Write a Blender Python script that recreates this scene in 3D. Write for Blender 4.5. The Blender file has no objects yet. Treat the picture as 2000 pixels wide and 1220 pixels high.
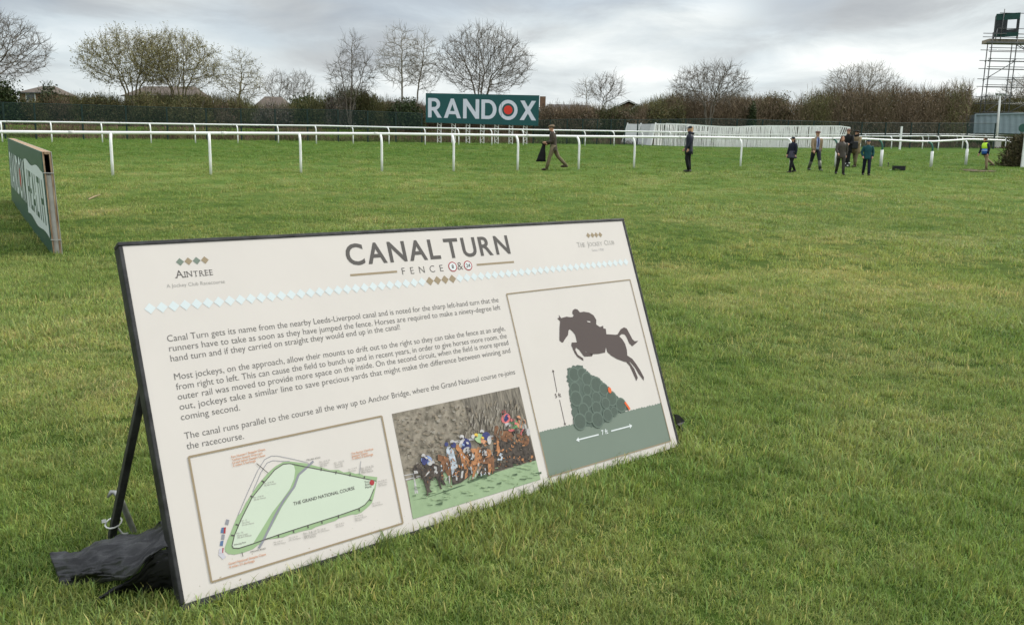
import bpy, math, random
import numpy as np
from math import radians, sin, cos, pi, tan, sqrt
from mathutils import Vector, Matrix, kdtree, noise
from mathutils.geometry import tessellate_polygon

SC = bpy.context.scene
COL = SC.collection
rng = np.random.default_rng(7)
random.seed(7)

# ------------------------------------------------------------------ camera
FPX, CX, CY = 1600.0, 1000.0, 610.0           # photograph is 2000 x 1220
PITCH, ROLL = radians(9.5), radians(1.0)
CAM = Vector((0, 0, 1.40))
FWD = Vector((0, cos(PITCH), -sin(PITCH)))
_u0 = Vector((0, sin(PITCH), cos(PITCH)))
_r0 = Vector((1, 0, 0))
RIGHT = cos(ROLL) * _r0 + sin(ROLL) * _u0
UP = cos(ROLL) * _u0 - sin(ROLL) * _r0
cd = bpy.data.cameras.new('camera')
cd.sensor_width = 36; cd.lens = 36 * FPX / 2000
cd.clip_start = 0.05; cd.clip_end = 3000
cam = bpy.data.objects.new('camera', cd); COL.objects.link(cam)
cam.matrix_world = Matrix(((RIGHT.x, UP.x, -FWD.x, 0), (RIGHT.y, UP.y, -FWD.y, 0), (RIGHT.z, UP.z, -FWD.z, CAM.z), (0, 0, 0, 1)))
SC.camera = cam

# ------------------------------------------------------------------ world, sun, exposure
SUN_EL, SUN_AZ = radians(42), radians(62)      # azimuth clockwise from +Y (away, to the right)
W = bpy.data.worlds.new('World'); SC.world = W; W.use_nodes = True
nt = W.node_tree; N = nt.nodes; L = nt.links; N.clear()
def nd(t, **k):
    n = N.new(t)
    for a, b in k.items(): setattr(n, a, b)
    return n
out = nd('ShaderNodeOutputWorld'); mixs = nd('ShaderNodeMixShader')
bg1 = nd('ShaderNodeBackground'); bg2 = nd('ShaderNodeBackground')
sky = nd('ShaderNodeTexSky', sky_type='NISHITA', sun_disc=False, sun_elevation=SUN_EL, sun_rotation=SUN_AZ)
L.new(sky.outputs[0], bg1.inputs[0]); bg1.inputs[1].default_value = 0.12
tc = nd('ShaderNodeTexCoord'); sx = nd('ShaderNodeSeparateXYZ'); L.new(tc.outputs['Generated'], sx.inputs[0])
def mth(op, a, b=None, c=None, clamp=False):
    n = nd('ShaderNodeMath', operation=op, use_clamp=clamp)
    for i, v in enumerate((a, b, c)):
        if v is None: continue
        if isinstance(v, (int, float)): n.inputs[i].default_value = v
        else: L.new(v, n.inputs[i])
    return n.outputs[0]
zc = mth('MAXIMUM', sx.outputs[2], 0.0)
den = mth('ADD', zc, 0.16)
cxn = nd('ShaderNodeCombineXYZ')
L.new(mth('DIVIDE', sx.outputs[0], den), cxn.inputs[0]); L.new(mth('DIVIDE', sx.outputs[1], den), cxn.inputs[1]); 
def nz(scale, detail, rough, dist, off):
    mp = nd('ShaderNodeMapping'); mp.inputs['Location'].default_value = off
    L.new(cxn.outputs[0], mp.inputs[0])
    n = nd('ShaderNodeTexNoise'); n.inputs['Scale'].default_value = scale; n.inputs['Detail'].default_value = detail
    n.inputs['Roughness'].default_value = rough; n.inputs['Distortion'].default_value = dist
    L.new(mp.outputs[0], n.inputs['Vector']); return n.outputs['Fac']
def ramp(fac, stops):
    r = nd('ShaderNodeValToRGB'); e = r.color_ramp.elements
    while len(e) < len(stops): e.new(0.5)
    for q, (p, c) in zip(e, stops): q.position = p; q.color = (*c, 1) if len(c) == 3 else c
    L.new(fac, r.inputs[0]); return r.outputs[0]
big = nz(0.42, 5, 0.52, 0.3, (1.3, 0.4, 0))
fine = nz(2.1, 9, 0.60, 0.4, (4.1, 2.2, 0))
# bright band low over the right-hand horizon, darker deck above
azr = mth('MULTIPLY_ADD', sx.outputs[0], 0.16, 0.0)
lowb = mth('MULTIPLY_ADD', mth('SUBTRACT', 0.16, zc, clamp=True), 1.25, -0.10)
dens = mth('ADD', mth('ADD', mth('MULTIPLY', big, 0.52), mth('MULTIPLY', fine, 0.52)), mth('ADD', azr, lowb))
tt = mth('ADD', mth('DIVIDE', sx.outputs[0], mth('MAXIMUM', sx.outputs[1], 0.05)), mth('MULTIPLY', mth('SUBTRACT', fine, 0.5), 0.16))
ee = mth('ADD', mth('DIVIDE', zc, mth('MAXIMUM', sx.outputs[1], 0.05)), mth('MULTIPLY', mth('SUBTRACT', big, 0.5), 0.06))
for (px_, py_, sx_, sy_, am) in ((260, 95, 230, 42, .17), (650, 90, 170, 100, -.11), (1130, 105, 220, 60, .09), (800, 150, 90, 35, .10), (1390, 45, 75, 28, .13), (1700, 45, 240, 42, -.17), (1740, 140, 240, 38, .18), (1280, 165, 90, 22, .13), (150, 12, 250, 22, -.08), (900, 5, 300, 25, -.09)):
    f_ = 342 + 0.0175 * (px_ - 1000)
    a_ = mth('POWER', mth('DIVIDE', mth('SUBTRACT', tt, (px_ - 1000) / 1620), sx_ / 1620), 2.0); b_ = mth('POWER', mth('DIVIDE', mth('SUBTRACT', ee, (f_ - py_) / 1620), sy_ / 1620), 2.0)
    dens = mth('ADD', dens, mth('MULTIPLY', mth('EXPONENT', mth('MULTIPLY', mth('ADD', a_, b_), -1.0)), mth('MULTIPLY', mth('GREATER_THAN', sx.outputs[1], 0.05), am)))
ccol = ramp(dens, [(0.20, (0.37, 0.39, 0.41)), (0.34, (0.48, 0.505, 0.515)), (0.44, (0.61, 0.655, 0.665)), (0.55, (0.76, 0.795, 0.79)), (0.68, (0.95, 0.955, 0.92))])
zen = mth('MULTIPLY_ADD', mth('MAXIMUM', mth('SUBTRACT', zc, 0.20), 0.0), 2.6, 1.0)
L.new(ccol, bg2.inputs[0]); L.new(zen, bg2.inputs[1])
blue = nz(0.9, 4, 0.5, 0.2, (7.7, 1.1, 0))
cover = ramp(blue, [(0.36, (0.74,) * 3), (0.50, (0.97,) * 3)])
L.new(cover, mixs.inputs[0]); L.new(bg1.outputs[0], mixs.inputs[1]); L.new(bg2.outputs[0], mixs.inputs[2])
L.new(mixs.outputs[0], out.inputs[0])

sd = bpy.data.lights.new('sun', 'SUN'); sd.energy = 2.0; sd.angle = radians(12); sd.color = (1, 0.95, 0.86)
so = bpy.data.objects.new('sun', sd); COL.objects.link(so)
_sdir = Vector((sin(SUN_AZ) * cos(SUN_EL), cos(SUN_AZ) * cos(SUN_EL), sin(SUN_EL)))
so.rotation_euler = _sdir.to_track_quat('Z', 'Y').to_euler(); so.location = (20, 10, 30)
SC.view_settings.view_transform = 'Standard'; SC.view_settings.look = 'None'
SC.view_settings.exposure = 0.28; SC.view_settings.gamma = 1; SC.view_settings.use_curve_mapping = False
SC.cycles.max_bounces = 6; SC.cycles.transparent_max_bounces = 12

# ------------------------------------------------------------------ the lie of the land
def smooth(t): t = max(0.0, min(1.0, t)); return t * t * (3 - 2 * t)
def edge_y(x): return 67.5 + 0.24 * max(-60, min(60, x))
def ground(x, y):
    e = edge_y(x); yy = min(y, e)
    a = -0.064 + 0.033 * yy; b = -0.50 + 0.0658 * yy
    z = (a + b) / 2 + sqrt(((a - b) / 2) ** 2 + 0.0064)
    if y > e: z += 1.35 * smooth((y - e) / 9)
    z += 0.02 * noise.noise(Vector((x * 0.35, y * 0.35, 3.1))) * smooth((abs(y - 3.2) + abs(x) - 2.5) / 3)
    return z
def ray(px, py): return (px - CX) / FPX * RIGHT - (py - CY) / FPX * UP + FWD
def V(px, py, Y):                              # the point a given distance away that is seen at a pixel
    d = ray(px, py); return CAM + d * (Y / d.y)
def at(px, py, h=0.0):                         # the ground point seen at a pixel
    d = ray(px, py); lo, hi = 0.5, 260.0
    f = lambda t: CAM.z + d.z * t - ground(d.x * t, d.y * t) - h
    t = lo
    while t < hi and f(t) > 0: t *= 1.02
    lo, hi = t / 1.02, t
    for _ in range(40):
        m = (lo + hi) / 2
        if f(m) > 0: lo = m
        else: hi = m
    return CAM + d * lo
def on(px, Y):                                 # ground point below a pixel column at a distance
    p = V(px, 250, Y); return Vector((p.x, p.y, ground(p.x, p.y)))

# ------------------------------------------------------------------ materials
def material(name, col, rough=0.7, var=0.15, scale=4.0, col2=None, bump=0.0, spec=0.3, metal=0.0, coords='Object', detail=5, stretch=None, tint=False, transl=0.0):
    m = bpy.data.materials.new(name); m.use_nodes = True
    t = m.node_tree; p = t.nodes['Principled BSDF']
    p.inputs['Roughness'].default_value = rough; p.inputs['Metallic'].default_value = metal
    p.inputs['Specular IOR Level'].default_value = spec
    tcn = t.nodes.new('ShaderNodeTexCoord'); n = t.nodes.new('ShaderNodeTexNoise')
    n.inputs['Scale'].default_value = scale; n.inputs['Detail'].default_value = detail; n.inputs['Roughness'].default_value = 0.62
    src = tcn.outputs[coords]
    if stretch:
        mp = t.nodes.new('ShaderNodeMapping'); mp.inputs['Scale'].default_value = stretch; t.links.new(src, mp.inputs[0]); src = mp.outputs[0]
    t.links.new(src, n.inputs['Vector'])
    r = t.nodes.new('ShaderNodeValToRGB'); e = r.color_ramp.elements
    c1 = tuple(max(0, c * (1 - var)) for c in col); c2 = col2 or tuple(min(1, c * (1 + var)) for c in col)
    e[0].position = 0.3; e[0].color = (*c1, 1); e[1].position = 0.7; e[1].color = (*c2, 1)
    t.links.new(n.outputs['Fac'], r.inputs[0]); c = r.outputs[0]
    if tint:
        a = t.nodes.new('ShaderNodeAttribute'); a.attribute_name = 'tint'
        mx = t.nodes.new('ShaderNodeMix'); mx.data_type = 'RGBA'; mx.blend_type = 'MULTIPLY'; mx.inputs[0].default_value = 1
        t.links.new(c, mx.inputs[6]); t.links.new(a.outputs['Color'], mx.inputs[7]); c = mx.outputs[2]
    t.links.new(c, p.inputs['Base Color'])
    if transl:
        tr = t.nodes.new('ShaderNodeBsdfTranslucent'); t.links.new(c, tr.inputs[0])
        ms = t.nodes.new('ShaderNodeMixShader'); ms.inputs[0].default_value = transl
        t.links.new(p.outputs[0], ms.inputs[1]); t.links.new(tr.outputs[0], ms.inputs[2])
        t.links.new(ms.outputs[0], t.nodes['Material Output'].inputs[0])
    if bump:
        b = t.nodes.new('ShaderNodeBump'); b.inputs['Strength'].default_value = bump; b.inputs['Distance'].default_value = 0.02
        t.links.new(n.outputs['Fac'], b.inputs['Height']); t.links.new(b.outputs[0], p.inputs['Normal'])
    return m
def srgb(r, g, b): return tuple((c / 255 / 12.92 if c / 255 <= 0.04045 else ((c / 255 + 0.055) / 1.055) ** 2.4) for c in (r, g, b))

# ------------------------------------------------------------------ mesh helpers
class MB:
    def __init__(s): s.v = []; s.f = []; s.m = []
    def add(s, vs, fs, mi=0):
        o = len(s.v); s.v += [tuple(v) for v in vs]; s.f += [tuple(i + o for i in f) for f in fs]; s.m += [mi] * len(fs)
    def box(s, c, size, rot=None, mi=0):
        c = Vector(c); h = Vector(size) / 2; vs = []
        for x in (-1, 1):
            for y in (-1, 1):
                for z in (-1, 1):
                    p = Vector((x * h.x, y * h.y, z * h.z)); vs.append(c + (rot @ p if rot else p))
        s.add(vs, [(0, 1, 3, 2), (4, 6, 7, 5), (0, 4, 5, 1), (2, 3, 7, 6), (0, 2, 6, 4), (1, 5, 7, 3)], mi)
    def bar(s, p, q, w, h, mi=0, up=(0, 0, 1)):
        p, q = Vector(p), Vector(q); z = (q - p); ln = z.length; z.normalize()
        x = z.cross(Vector(up)); 
        if x.length < 1e-4: x = z.cross(Vector((1, 0, 0)))
        x.normalize(); y = z.cross(x)
        s.box((p + q) / 2, (w, h, ln), Matrix((x, y, z)).transposed(), mi)
    def tube(s, pts, rad, n=8, mi=0, cap=True):
        pts = [Vector(p) for p in pts]; k = len(pts)
        if not hasattr(rad, '__len__'): rad = [rad] * k
        vs = []; fs = []; ref = None
        for i, p in enumerate(pts):
            d = (pts[min(i + 1, k - 1)] - pts[max(i - 1, 0)]).normalized()
            if ref is None:
                ref = d.cross(Vector((0, 0, 1)))
                if ref.length < 1e-3: ref = d.cross(Vector((0, 1, 0)))
            ref = (ref - d * ref.dot(d)).normalized(); b = d.cross(ref)
            for j in range(n):
                a = 2 * pi * j / n; vs.append(p + (ref * cos(a) + b * sin(a)) * rad[i])
        for i in range(k - 1):
            for j in range(n):
                fs.append((i * n + j, i * n + (j + 1) % n, (i + 1) * n + (j + 1) % n, (i + 1) * n + j))
        if cap: fs += [tuple(range(n - 1, -1, -1)), tuple((k - 1) * n + j for j in range(n))]
        s.add(vs, fs, mi)
    def ell(s, c, r, rot=None, n=14, mi=0, top=1.0, bot=-1.0):
        c = Vector(c); rows = 9; vs = []; fs = []
        for i in range(rows + 1):
            t = bot + (top - bot) * i / rows; t = max(-0.999, min(0.999, t)); q = sqrt(1 - t * t)
            for j in range(n):
                p = Vector((r[0] * q * cos(2 * pi * j / n), r[1] * q * sin(2 * pi * j / n), r[2] * t))
                vs.append(c + (rot @ p if rot else p))
        for i in range(rows):
            for j in range(n): fs.append((i * n + j, i * n + (j + 1) % n, (i + 1) * n + (j + 1) % n, (i + 1) * n + j))
        fs += [tuple(range(n - 1, -1, -1)), tuple(rows * n + j for j in range(n))]
        s.add(vs, fs, mi)
    def loft(s, rings, n=16, mi=0, cap=True):        # rings: (centre, vec a, vec b)
        vs = []; fs = []
        for c, a, b in rings:
            for j in range(n):
                t = 2 * pi * j / n; vs.append(Vector(c) + Vector(a) * cos(t) + Vector(b) * sin(t))
        for i in range(len(rings) - 1):
            for j in range(n): fs.append((i * n + j, i * n + (j + 1) % n, (i + 1) * n + (j + 1) % n, (i + 1) * n + j))
        if cap: fs += [tuple(range(n - 1, -1, -1)), tuple((len(rings) - 1) * n + j for j in range(n))]
        s.add(vs, fs, mi)
    def poly(s, loops, mi=0):                        # loops: outline then holes, as 3-d points
        tri = tessellate_polygon([[Vector(p) for p in l] for l in loops])
        s.add([p for l in loops for p in l], [tuple(t) for t in tri], mi)
    def build(s, name, mats, parent=None, origin=(0, 0, 0), smooth=False, tint=None):
        me = bpy.data.meshes.new(name)
        o0 = Vector(origin); me.from_pydata([tuple(Vector(v) - o0) for v in s.v], [], s.f)
        for m in (mats if isinstance(mats, (list, tuple)) else [mats]): me.materials.append(m)
        me.polygons.foreach_set('material_index', s.m)
        if smooth: me.polygons.foreach_set('use_smooth', [True] * len(s.f))
        me.update()
        o = bpy.data.objects.new(name, me); COL.objects.link(o)
        if parent: o.parent = parent
        else: o.location = o0
        return o
def fast_mesh(name, verts, faces, mats, parent=None, loc=(0, 0, 0), mi=None, tint=None, smooth=False):
    me = bpy.data.meshes.new(name); nv, nf, k = len(verts), len(faces), faces.shape[1]
    me.vertices.add(nv); me.vertices.foreach_set('co', np.ascontiguousarray(verts, np.float32).ravel())
    me.loops.add(nf * k); me.loops.foreach_set('vertex_index', np.ascontiguousarray(faces, np.int32).ravel())
    me.polygons.add(nf); me.polygons.foreach_set('loop_start', np.arange(nf, dtype=np.int32) * k)
    for m in (mats if isinstance(mats, (list, tuple)) else [mats]): me.materials.append(m)
    if mi is not None: me.polygons.foreach_set('material_index', np.asarray(mi, np.int32))
    if smooth: me.polygons.foreach_set('use_smooth', np.ones(nf, bool))
    if tint is not None:
        a = me.attributes.new('tint', 'FLOAT_COLOR', 'POINT'); c = np.ones((nv, 4), np.float32); c[:, :3] = tint
        a.data.foreach_set('color', c.ravel())
    me.update(calc_edges=True)
    o = bpy.data.objects.new(name, me); COL.objects.link(o)
    if parent: o.parent = parent
    o.location = loc
    return o
def tag(o, label=None, cat=None, group=None, kind=None):
    if label: o['label'] = label
    if cat: o['category'] = cat
    if group: o['group'] = group
    if kind: o['kind'] = kind
    return o
def thing(name, label, cat, loc, group=None):
    o = bpy.data.objects.new(name, None); COL.objects.link(o); o.location = loc; o.empty_display_size = 0.2
    return tag(o, label, cat, group)
def copy_tree(o, parent=None):
    c = o.copy(); COL.objects.link(c)
    if parent: c.parent = parent
    for ch in list(o.children): copy_tree(ch, c)
    return c

# ------------------------------------------------------------------ ground
def turf_nodes(m, inst=False):
    """patchy turf colour from world position: deep green, mid green, yellowed and straw patches"""
    t = m.node_tree; g = t.nodes.new('ShaderNodeNewGeometry')
    def ns(scale, det, rgh, st=None, off=(0, 0, 0)):
        mp = t.nodes.new('ShaderNodeMapping'); mp.inputs['Scale'].default_value = st or (1, 1, 0); mp.inputs['Location'].default_value = off
        t.links.new(g.outputs['Position'], mp.inputs[0])
        n = t.nodes.new('ShaderNodeTexNoise'); n.inputs['Scale'].default_value = scale; n.inputs['Detail'].default_value = det; n.inputs['Roughness'].default_value = rgh
        t.links.new(mp.outputs[0], n.inputs['Vector']); return n.outputs['Fac']
    def rp(f, stops):
        r = t.nodes.new('ShaderNodeValToRGB'); e = r.color_ramp.elements
        while len(e) < len(stops): e.new(0.5)
        for q, (p, c) in zip(e, stops): q.position = p; q.color = (*c, 1)
        t.links.new(f, r.inputs[0]); return r.outputs[0]
    def mix(f, a, b, bl='MIX'):
        x = t.nodes.new('ShaderNodeMix'); x.data_type = 'RGBA'; x.blend_type = bl
        if isinstance(f, (int, float)): x.inputs[0].default_value = f
        else: t.links.new(f, x.inputs[0])
        for s, v in ((6, a), (7, b)):
            if isinstance(v, tuple): x.inputs[s].default_value = (*v, 1)
            else: t.links.new(v, x.inputs[s])
        return x.outputs[2]
    return t, g, ns, rp, mix

def backlit_patch(t, g, mix, c):
    # backlight painted into the turf colour, paler and yellower right of the board
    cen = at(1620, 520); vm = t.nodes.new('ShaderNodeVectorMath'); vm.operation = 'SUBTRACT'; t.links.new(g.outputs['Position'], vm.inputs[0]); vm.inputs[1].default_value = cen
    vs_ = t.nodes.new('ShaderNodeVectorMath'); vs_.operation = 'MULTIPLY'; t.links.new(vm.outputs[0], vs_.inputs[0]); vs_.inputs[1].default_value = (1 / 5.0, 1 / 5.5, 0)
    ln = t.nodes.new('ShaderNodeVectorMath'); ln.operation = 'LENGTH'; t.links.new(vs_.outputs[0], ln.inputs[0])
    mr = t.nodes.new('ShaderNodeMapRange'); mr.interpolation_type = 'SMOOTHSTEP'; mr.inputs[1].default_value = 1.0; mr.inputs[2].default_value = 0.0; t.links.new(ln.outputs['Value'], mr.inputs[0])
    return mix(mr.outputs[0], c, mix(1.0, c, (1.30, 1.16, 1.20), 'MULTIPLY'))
gm = bpy.data.materials.new('turf_ground'); gm.use_nodes = True
t, g, ns, rp, mix = turf_nodes(gm)
p = t.nodes['Principled BSDF']; p.inputs['Roughness'].default_value = 0.95; p.inputs['Specular IOR Level'].default_value = 0.05
sp = t.nodes.new('ShaderNodeSeparateXYZ'); t.links.new(g.outputs['Position'], sp.inputs[0])
patch = ns(0.55, 6, 0.65)
c = rp(patch, [(0.30, (0.068, 0.122, 0.023)), (0.48, (0.100, 0.155, 0.034)), (0.62, (0.135, 0.178, 0.050)), (0.76, (0.185, 0.19, 0.078))])
tuft = ns(9, 5, 0.7)
c = mix(0.8, c, rp(tuft, [(0.3, (0.55, 0.58, 0.5)), (0.55, (1.0, 1.0, 1.0)), (0.75, (1.25, 1.2, 1.15))]), 'MULTIPLY')
far = ns(0.22, 7, 0.72, (1, 0.55, 0), (3, 1, 0))
c = mix(0.7, c, rp(far, [(0.32, (0.70, 0.80, 0.62)), (0.5, (1.0, 1.0, 1.0)), (0.68, (1.28, 1.16, 1.2))]), 'MULTIPLY')
# beyond the near rail the course is greener
fy = t.nodes.new('ShaderNodeMapRange'); fy.inputs[1].default_value = 26; fy.inputs[2].default_value = 40
t.links.new(sp.outputs[1], fy.inputs[0])
stk = ns(1.1, 6, 0.75, (0.45, 1.3, 0), (9, 4, 0))
c = mix(0.9, c, rp(stk, [(0.32, (0.62, 0.70, 0.60)), (0.5, (1, 1, 1)), (0.66, (1.2, 1.14, 1.15))]), 'MULTIPLY')
c = mix(fy.outputs[0], c, mix(1.0, c, (0.62, 0.75, 0.54), 'MULTIPLY'))
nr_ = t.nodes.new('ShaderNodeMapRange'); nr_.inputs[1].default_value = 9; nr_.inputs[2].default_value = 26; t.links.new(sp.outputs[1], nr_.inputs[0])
c = mix(nr_.outputs[0], mix(1.0, c, (0.44, 0.48, 0.38), 'MULTIPLY'), c)  # near ground darkened in colour so gaps between blades read as shade
c = backlit_patch(t, g, mix, c)
t.links.new(c, p.inputs['Base Color'])
bp = t.nodes.new('ShaderNodeBump'); bp.inputs['Strength'].default_value = 0.7; bp.inputs['Distance'].default_value = 0.05
t.links.new(ns(7, 6, 0.75), bp.inputs['Height']); t.links.new(bp.outputs[0], p.inputs['Normal'])

xs = np.unique(np.concatenate([np.linspace(-7, 9, 65), np.linspace(-70, 80, 101), np.linspace(-700, 700, 41)]))
ys = np.unique(np.concatenate([np.linspace(-6, 14, 81), np.linspace(14, 100, 130), np.linspace(100, 900, 30), np.linspace(-60, -6, 12)]))
gv = np.array([(x, y, ground(x, y)) for y in ys for x in xs])
nx = len(xs); ii = np.arange(len(ys) - 1)[:, None] * nx + np.arange(nx - 1)[None, :]
gf = np.stack([ii, ii + 1, ii + nx + 1, ii + nx], -1).reshape(-1, 4)
go = fast_mesh('ground', gv, gf, gm, smooth=True); tag(go, kind='structure')

# ------------------------------------------------------------------ information board (frame of reference from its four corners)
TLp, TRp, BRp, BLp = (241.5, 480.5), (1216, 431.5), (1324.6, 871.8), (361.5, 1178)
def homog(src, dst):
    A = []
    for (x, y), (u, v) in zip(src, dst):
        A += [[x, y, 1, 0, 0, 0, -u * x, -u * y, -u], [0, 0, 0, x, y, 1, -v * x, -v * y, -v]]
    return np.linalg.svd(np.array(A))[2][-1].reshape(3, 3)
Hm = homog([(0, 0), (1, 0), (1, 1), (0, 1)], [TLp, TRp, BRp, BLp]); Hi = np.linalg.inv(Hm)
M3 = np.linalg.inv(np.array([[FPX, 0, CX], [0, FPX, CY], [0, 0, 1]])) @ Hm
if M3[2, 2] < 0: M3 = -M3
cwv = lambda v: float(v[0]) * RIGHT - float(v[1]) * UP + float(v[2]) * FWD
av, bv, tv = cwv(M3[:, 0]), cwv(M3[:, 1]), cwv(M3[:, 2])
sfac = 2.40 / av.length; av, bv, tv = av * sfac, bv * sfac, tv * sfac
BW, BH = av.length, bv.length
ex = av.normalized(); ez = bv.cross(av).normalized(); ey = ez.cross(ex).normalized()
if ez.y > 0: ez = -ez; ey = ez.cross(ex).normalized()
BO = CAM + tv + bv                                # bottom-left corner of the printed panel
board = thing('information_board', 'large cream information board about the canal turn, leaning on legs in the foreground grass', 'information board', BO)
board.matrix_world = Matrix(((ex.x, ey.x, ez.x, BO.x), (ex.y, ey.y, ez.y, BO.y), (ex.z, ey.z, ez.z, BO.z), (0, 0, 0, 1)))
def uv(px, py):
    q = Hi @ np.array([px, py, 1]); return float(q[0] / q[2]), float(q[1] / q[2])
def bl(px, py, z=0.0):
    u, v = uv(px, py); return Vector((u * BW, (1 - v) * BH, z))
BINV = board.matrix_world.inverted()

def inside(poly, x, y):
    c = False; j = len(poly) - 1
    for i in range(len(poly)):
        (xi, yi), (xj, yj) = poly[i], poly[j]
        if (yi > y) != (yj > y) and x < (xj - xi) * (y - yi) / (yj - yi) + xi: c = not c
        j = i
    return c
_tcache = {}
def text2d(s, off=0.0):
    if (s, off) not in _tcache:
        c = bpy.data.curves.new('lettering', 'FONT'); c.body = s; c.size = 1; c.offset = off; c.resolution_u = 4
        o = bpy.data.objects.new('lettering', c); COL.objects.link(o)
        bpy.context.view_layer.update()
        me = bpy.data.meshes.new_from_object(o.evaluated_get(bpy.context.evaluated_depsgraph_get()))
        vs = np.array([v.co[:2] for v in me.vertices]).round(5); fs = [tuple(p.vertices) for p in me.polygons]
        bpy.data.objects.remove(o); bpy.data.curves.remove(c); bpy.data.meshes.remove(me)
        _tcache[(s, off)] = (vs, fs)
    return _tcache[(s, off)]
def put_text(mb, s, a, b, cap, z, mi=0, off=0.0, conv=None):
    """lettering from baseline point a to b (board points), cap height in metres (None: natural)"""
    vs, fs = text2d(s, off); a, b = Vector(a), Vector(b); d = b - a
    x0, x1 = float(vs[:, 0].min()), float(vs[:, 0].max()); k = d.length / (x1 - x0); d.normalize(); n = Vector((-d.y, d.x, 0))
    ky = k if cap is None else cap / 0.69
    mb.add([a + d * float((x - x0) * k) + n * float(y * ky) + Vector((0, 0, z)) for x, y in vs], fs, mi)

def ink(r, g, b): return tuple(0.79 * c for c in srgb(r, g, b))     # reflectance of a printed colour seen bright under this sky
M_panel = material('cream_board', ink(225, 217, 211), 0.40, 0.03, 2.5, spec=0.4)
def muddy(m):
    # dried mud splashes, thickest along the bottom edge of the board, and faint smears
    t = m.node_tree; p = t.nodes['Principled BSDF']; src = p.inputs['Base Color'].links[0].from_socket
    tcn = t.nodes.new('ShaderNodeTexCoord'); n = t.nodes.new('ShaderNodeTexNoise'); n.inputs['Scale'].default_value = 70; n.inputs['Detail'].default_value = 2; t.links.new(tcn.outputs['Object'], n.inputs['Vector'])
    sy = t.nodes.new('ShaderNodeSeparateXYZ'); t.links.new(tcn.outputs['Object'], sy.inputs[0])
    mr = t.nodes.new('ShaderNodeMapRange'); mr.inputs[1].default_value = 0.0; mr.inputs[2].default_value = 0.16; mr.inputs[3].default_value = 0.63; mr.inputs[4].default_value = 0.79; t.links.new(sy.outputs[1], mr.inputs[0])
    gt = t.nodes.new('ShaderNodeMath'); gt.operation = 'SUBTRACT'; t.links.new(n.outputs['Fac'], gt.inputs[0]); t.links.new(mr.outputs[0], gt.inputs[1])
    ml = t.nodes.new('ShaderNodeMath'); ml.operation = 'MULTIPLY'; ml.use_clamp = True; t.links.new(gt.outputs[0], ml.inputs[0]); ml.inputs[1].default_value = 14
    mx = t.nodes.new('ShaderNodeMix'); mx.data_type = 'RGBA'; t.links.new(ml.outputs[0], mx.inputs[0]); t.links.new(src, mx.inputs[6]); mx.inputs[7].default_value = (0.36, 0.30, 0.22, 1)
    n2 = t.nodes.new('ShaderNodeTexNoise'); n2.inputs['Scale'].default_value = 5; n2.inputs['Detail'].default_value = 6; t.links.new(tcn.outputs['Object'], n2.inputs['Vector'])
    m2 = t.nodes.new('ShaderNodeMapRange'); m2.inputs[1].default_value = 0.58; m2.inputs[2].default_value = 0.8; m2.inputs[4].default_value = 0.16; t.links.new(n2.outputs['Fac'], m2.inputs[0])
    m3 = t.nodes.new('ShaderNodeMix'); m3.data_type = 'RGBA'; t.links.new(m2.outputs[0], m3.inputs[0]); t.links.new(mx.outputs[2], m3.inputs[6]); m3.inputs[7].default_value = (0.45, 0.42, 0.37, 1); t.links.new(m3.outputs[2], p.inputs['Base Color'])
muddy(M_panel)
M_black = material('black_painted_timber', (0.016, 0.016, 0.018), 0.55, 0.5, 14, (0.05, 0.05, 0.052), 0.3, stretch=(1, 1, 1))
M_ink = material('dark_brown_ink', (0.085, 0.076, 0.072), 0.6, 0.03)
M_gold = material('gold_ink', (0.29, 0.225, 0.145), 0.6, 0.04)
M_white = material('white_ink', (0.63, 0.66, 0.67), 0.6, 0.02)
M_grn = material('grey_green_ink', ink(126, 139, 127), 0.6, 0.03)
M_grn2 = material('dark_grey_green_ink', ink(88, 101, 92), 0.6, 0.06, 60)
M_red = material('red_ink', ink(178, 62, 66), 0.6, 0.03)
M_orange = material('orange_ink', ink(238, 112, 62), 0.6, 0.03)
M_orange2 = material('pale_orange_ink', ink(220, 158, 122), 0.6, 0.03)
M_mint = material('mint_ink', ink(211, 222, 203), 0.6, 0.02)
M_track = material('track_green_ink', ink(160, 186, 142), 0.6, 0.03)
M_grey = material('grey_ink', ink(150, 150, 158), 0.6, 0.05)
M_pale = material('pale_ink', ink(206, 202, 212), 0.6, 0.03)
M_blue = material('blue_ink', ink(96, 122, 160), 0.6, 0.05)
M_soft = material('soft_grey_ink', (0.34, 0.32, 0.30), 0.6, 0.05)

pm = MB(); pm.box((BW / 2, BH / 2, -0.004), (BW, BH, 0.008)); po = pm.build('panel', M_panel, board)
FW, FD = 0.014, 0.062
for c, sz in (((BW / 2, BH + FW / 2, 0.004 - FD / 2), (BW + 2 * FW, FW, FD)), ((BW / 2, -0.014, 0.004 - FD / 2), (BW + 2 * FW, 0.028, FD)),
              ((-FW / 2, BH / 2, 0.0035 - FD / 2), (FW - 0.0005, BH - 0.001, FD)), ((BW + FW / 2, BH / 2, 0.0035 - FD / 2), (FW - 0.0005, BH - 0.001, FD))):
    fm = MB(); fm.box(c, sz); fo = fm.build('frame_rail', M_black, board)
    bev = fo.modifiers.new('bevel', 'BEVEL'); bev.width = 0.003; bev.segments = 2

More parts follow.
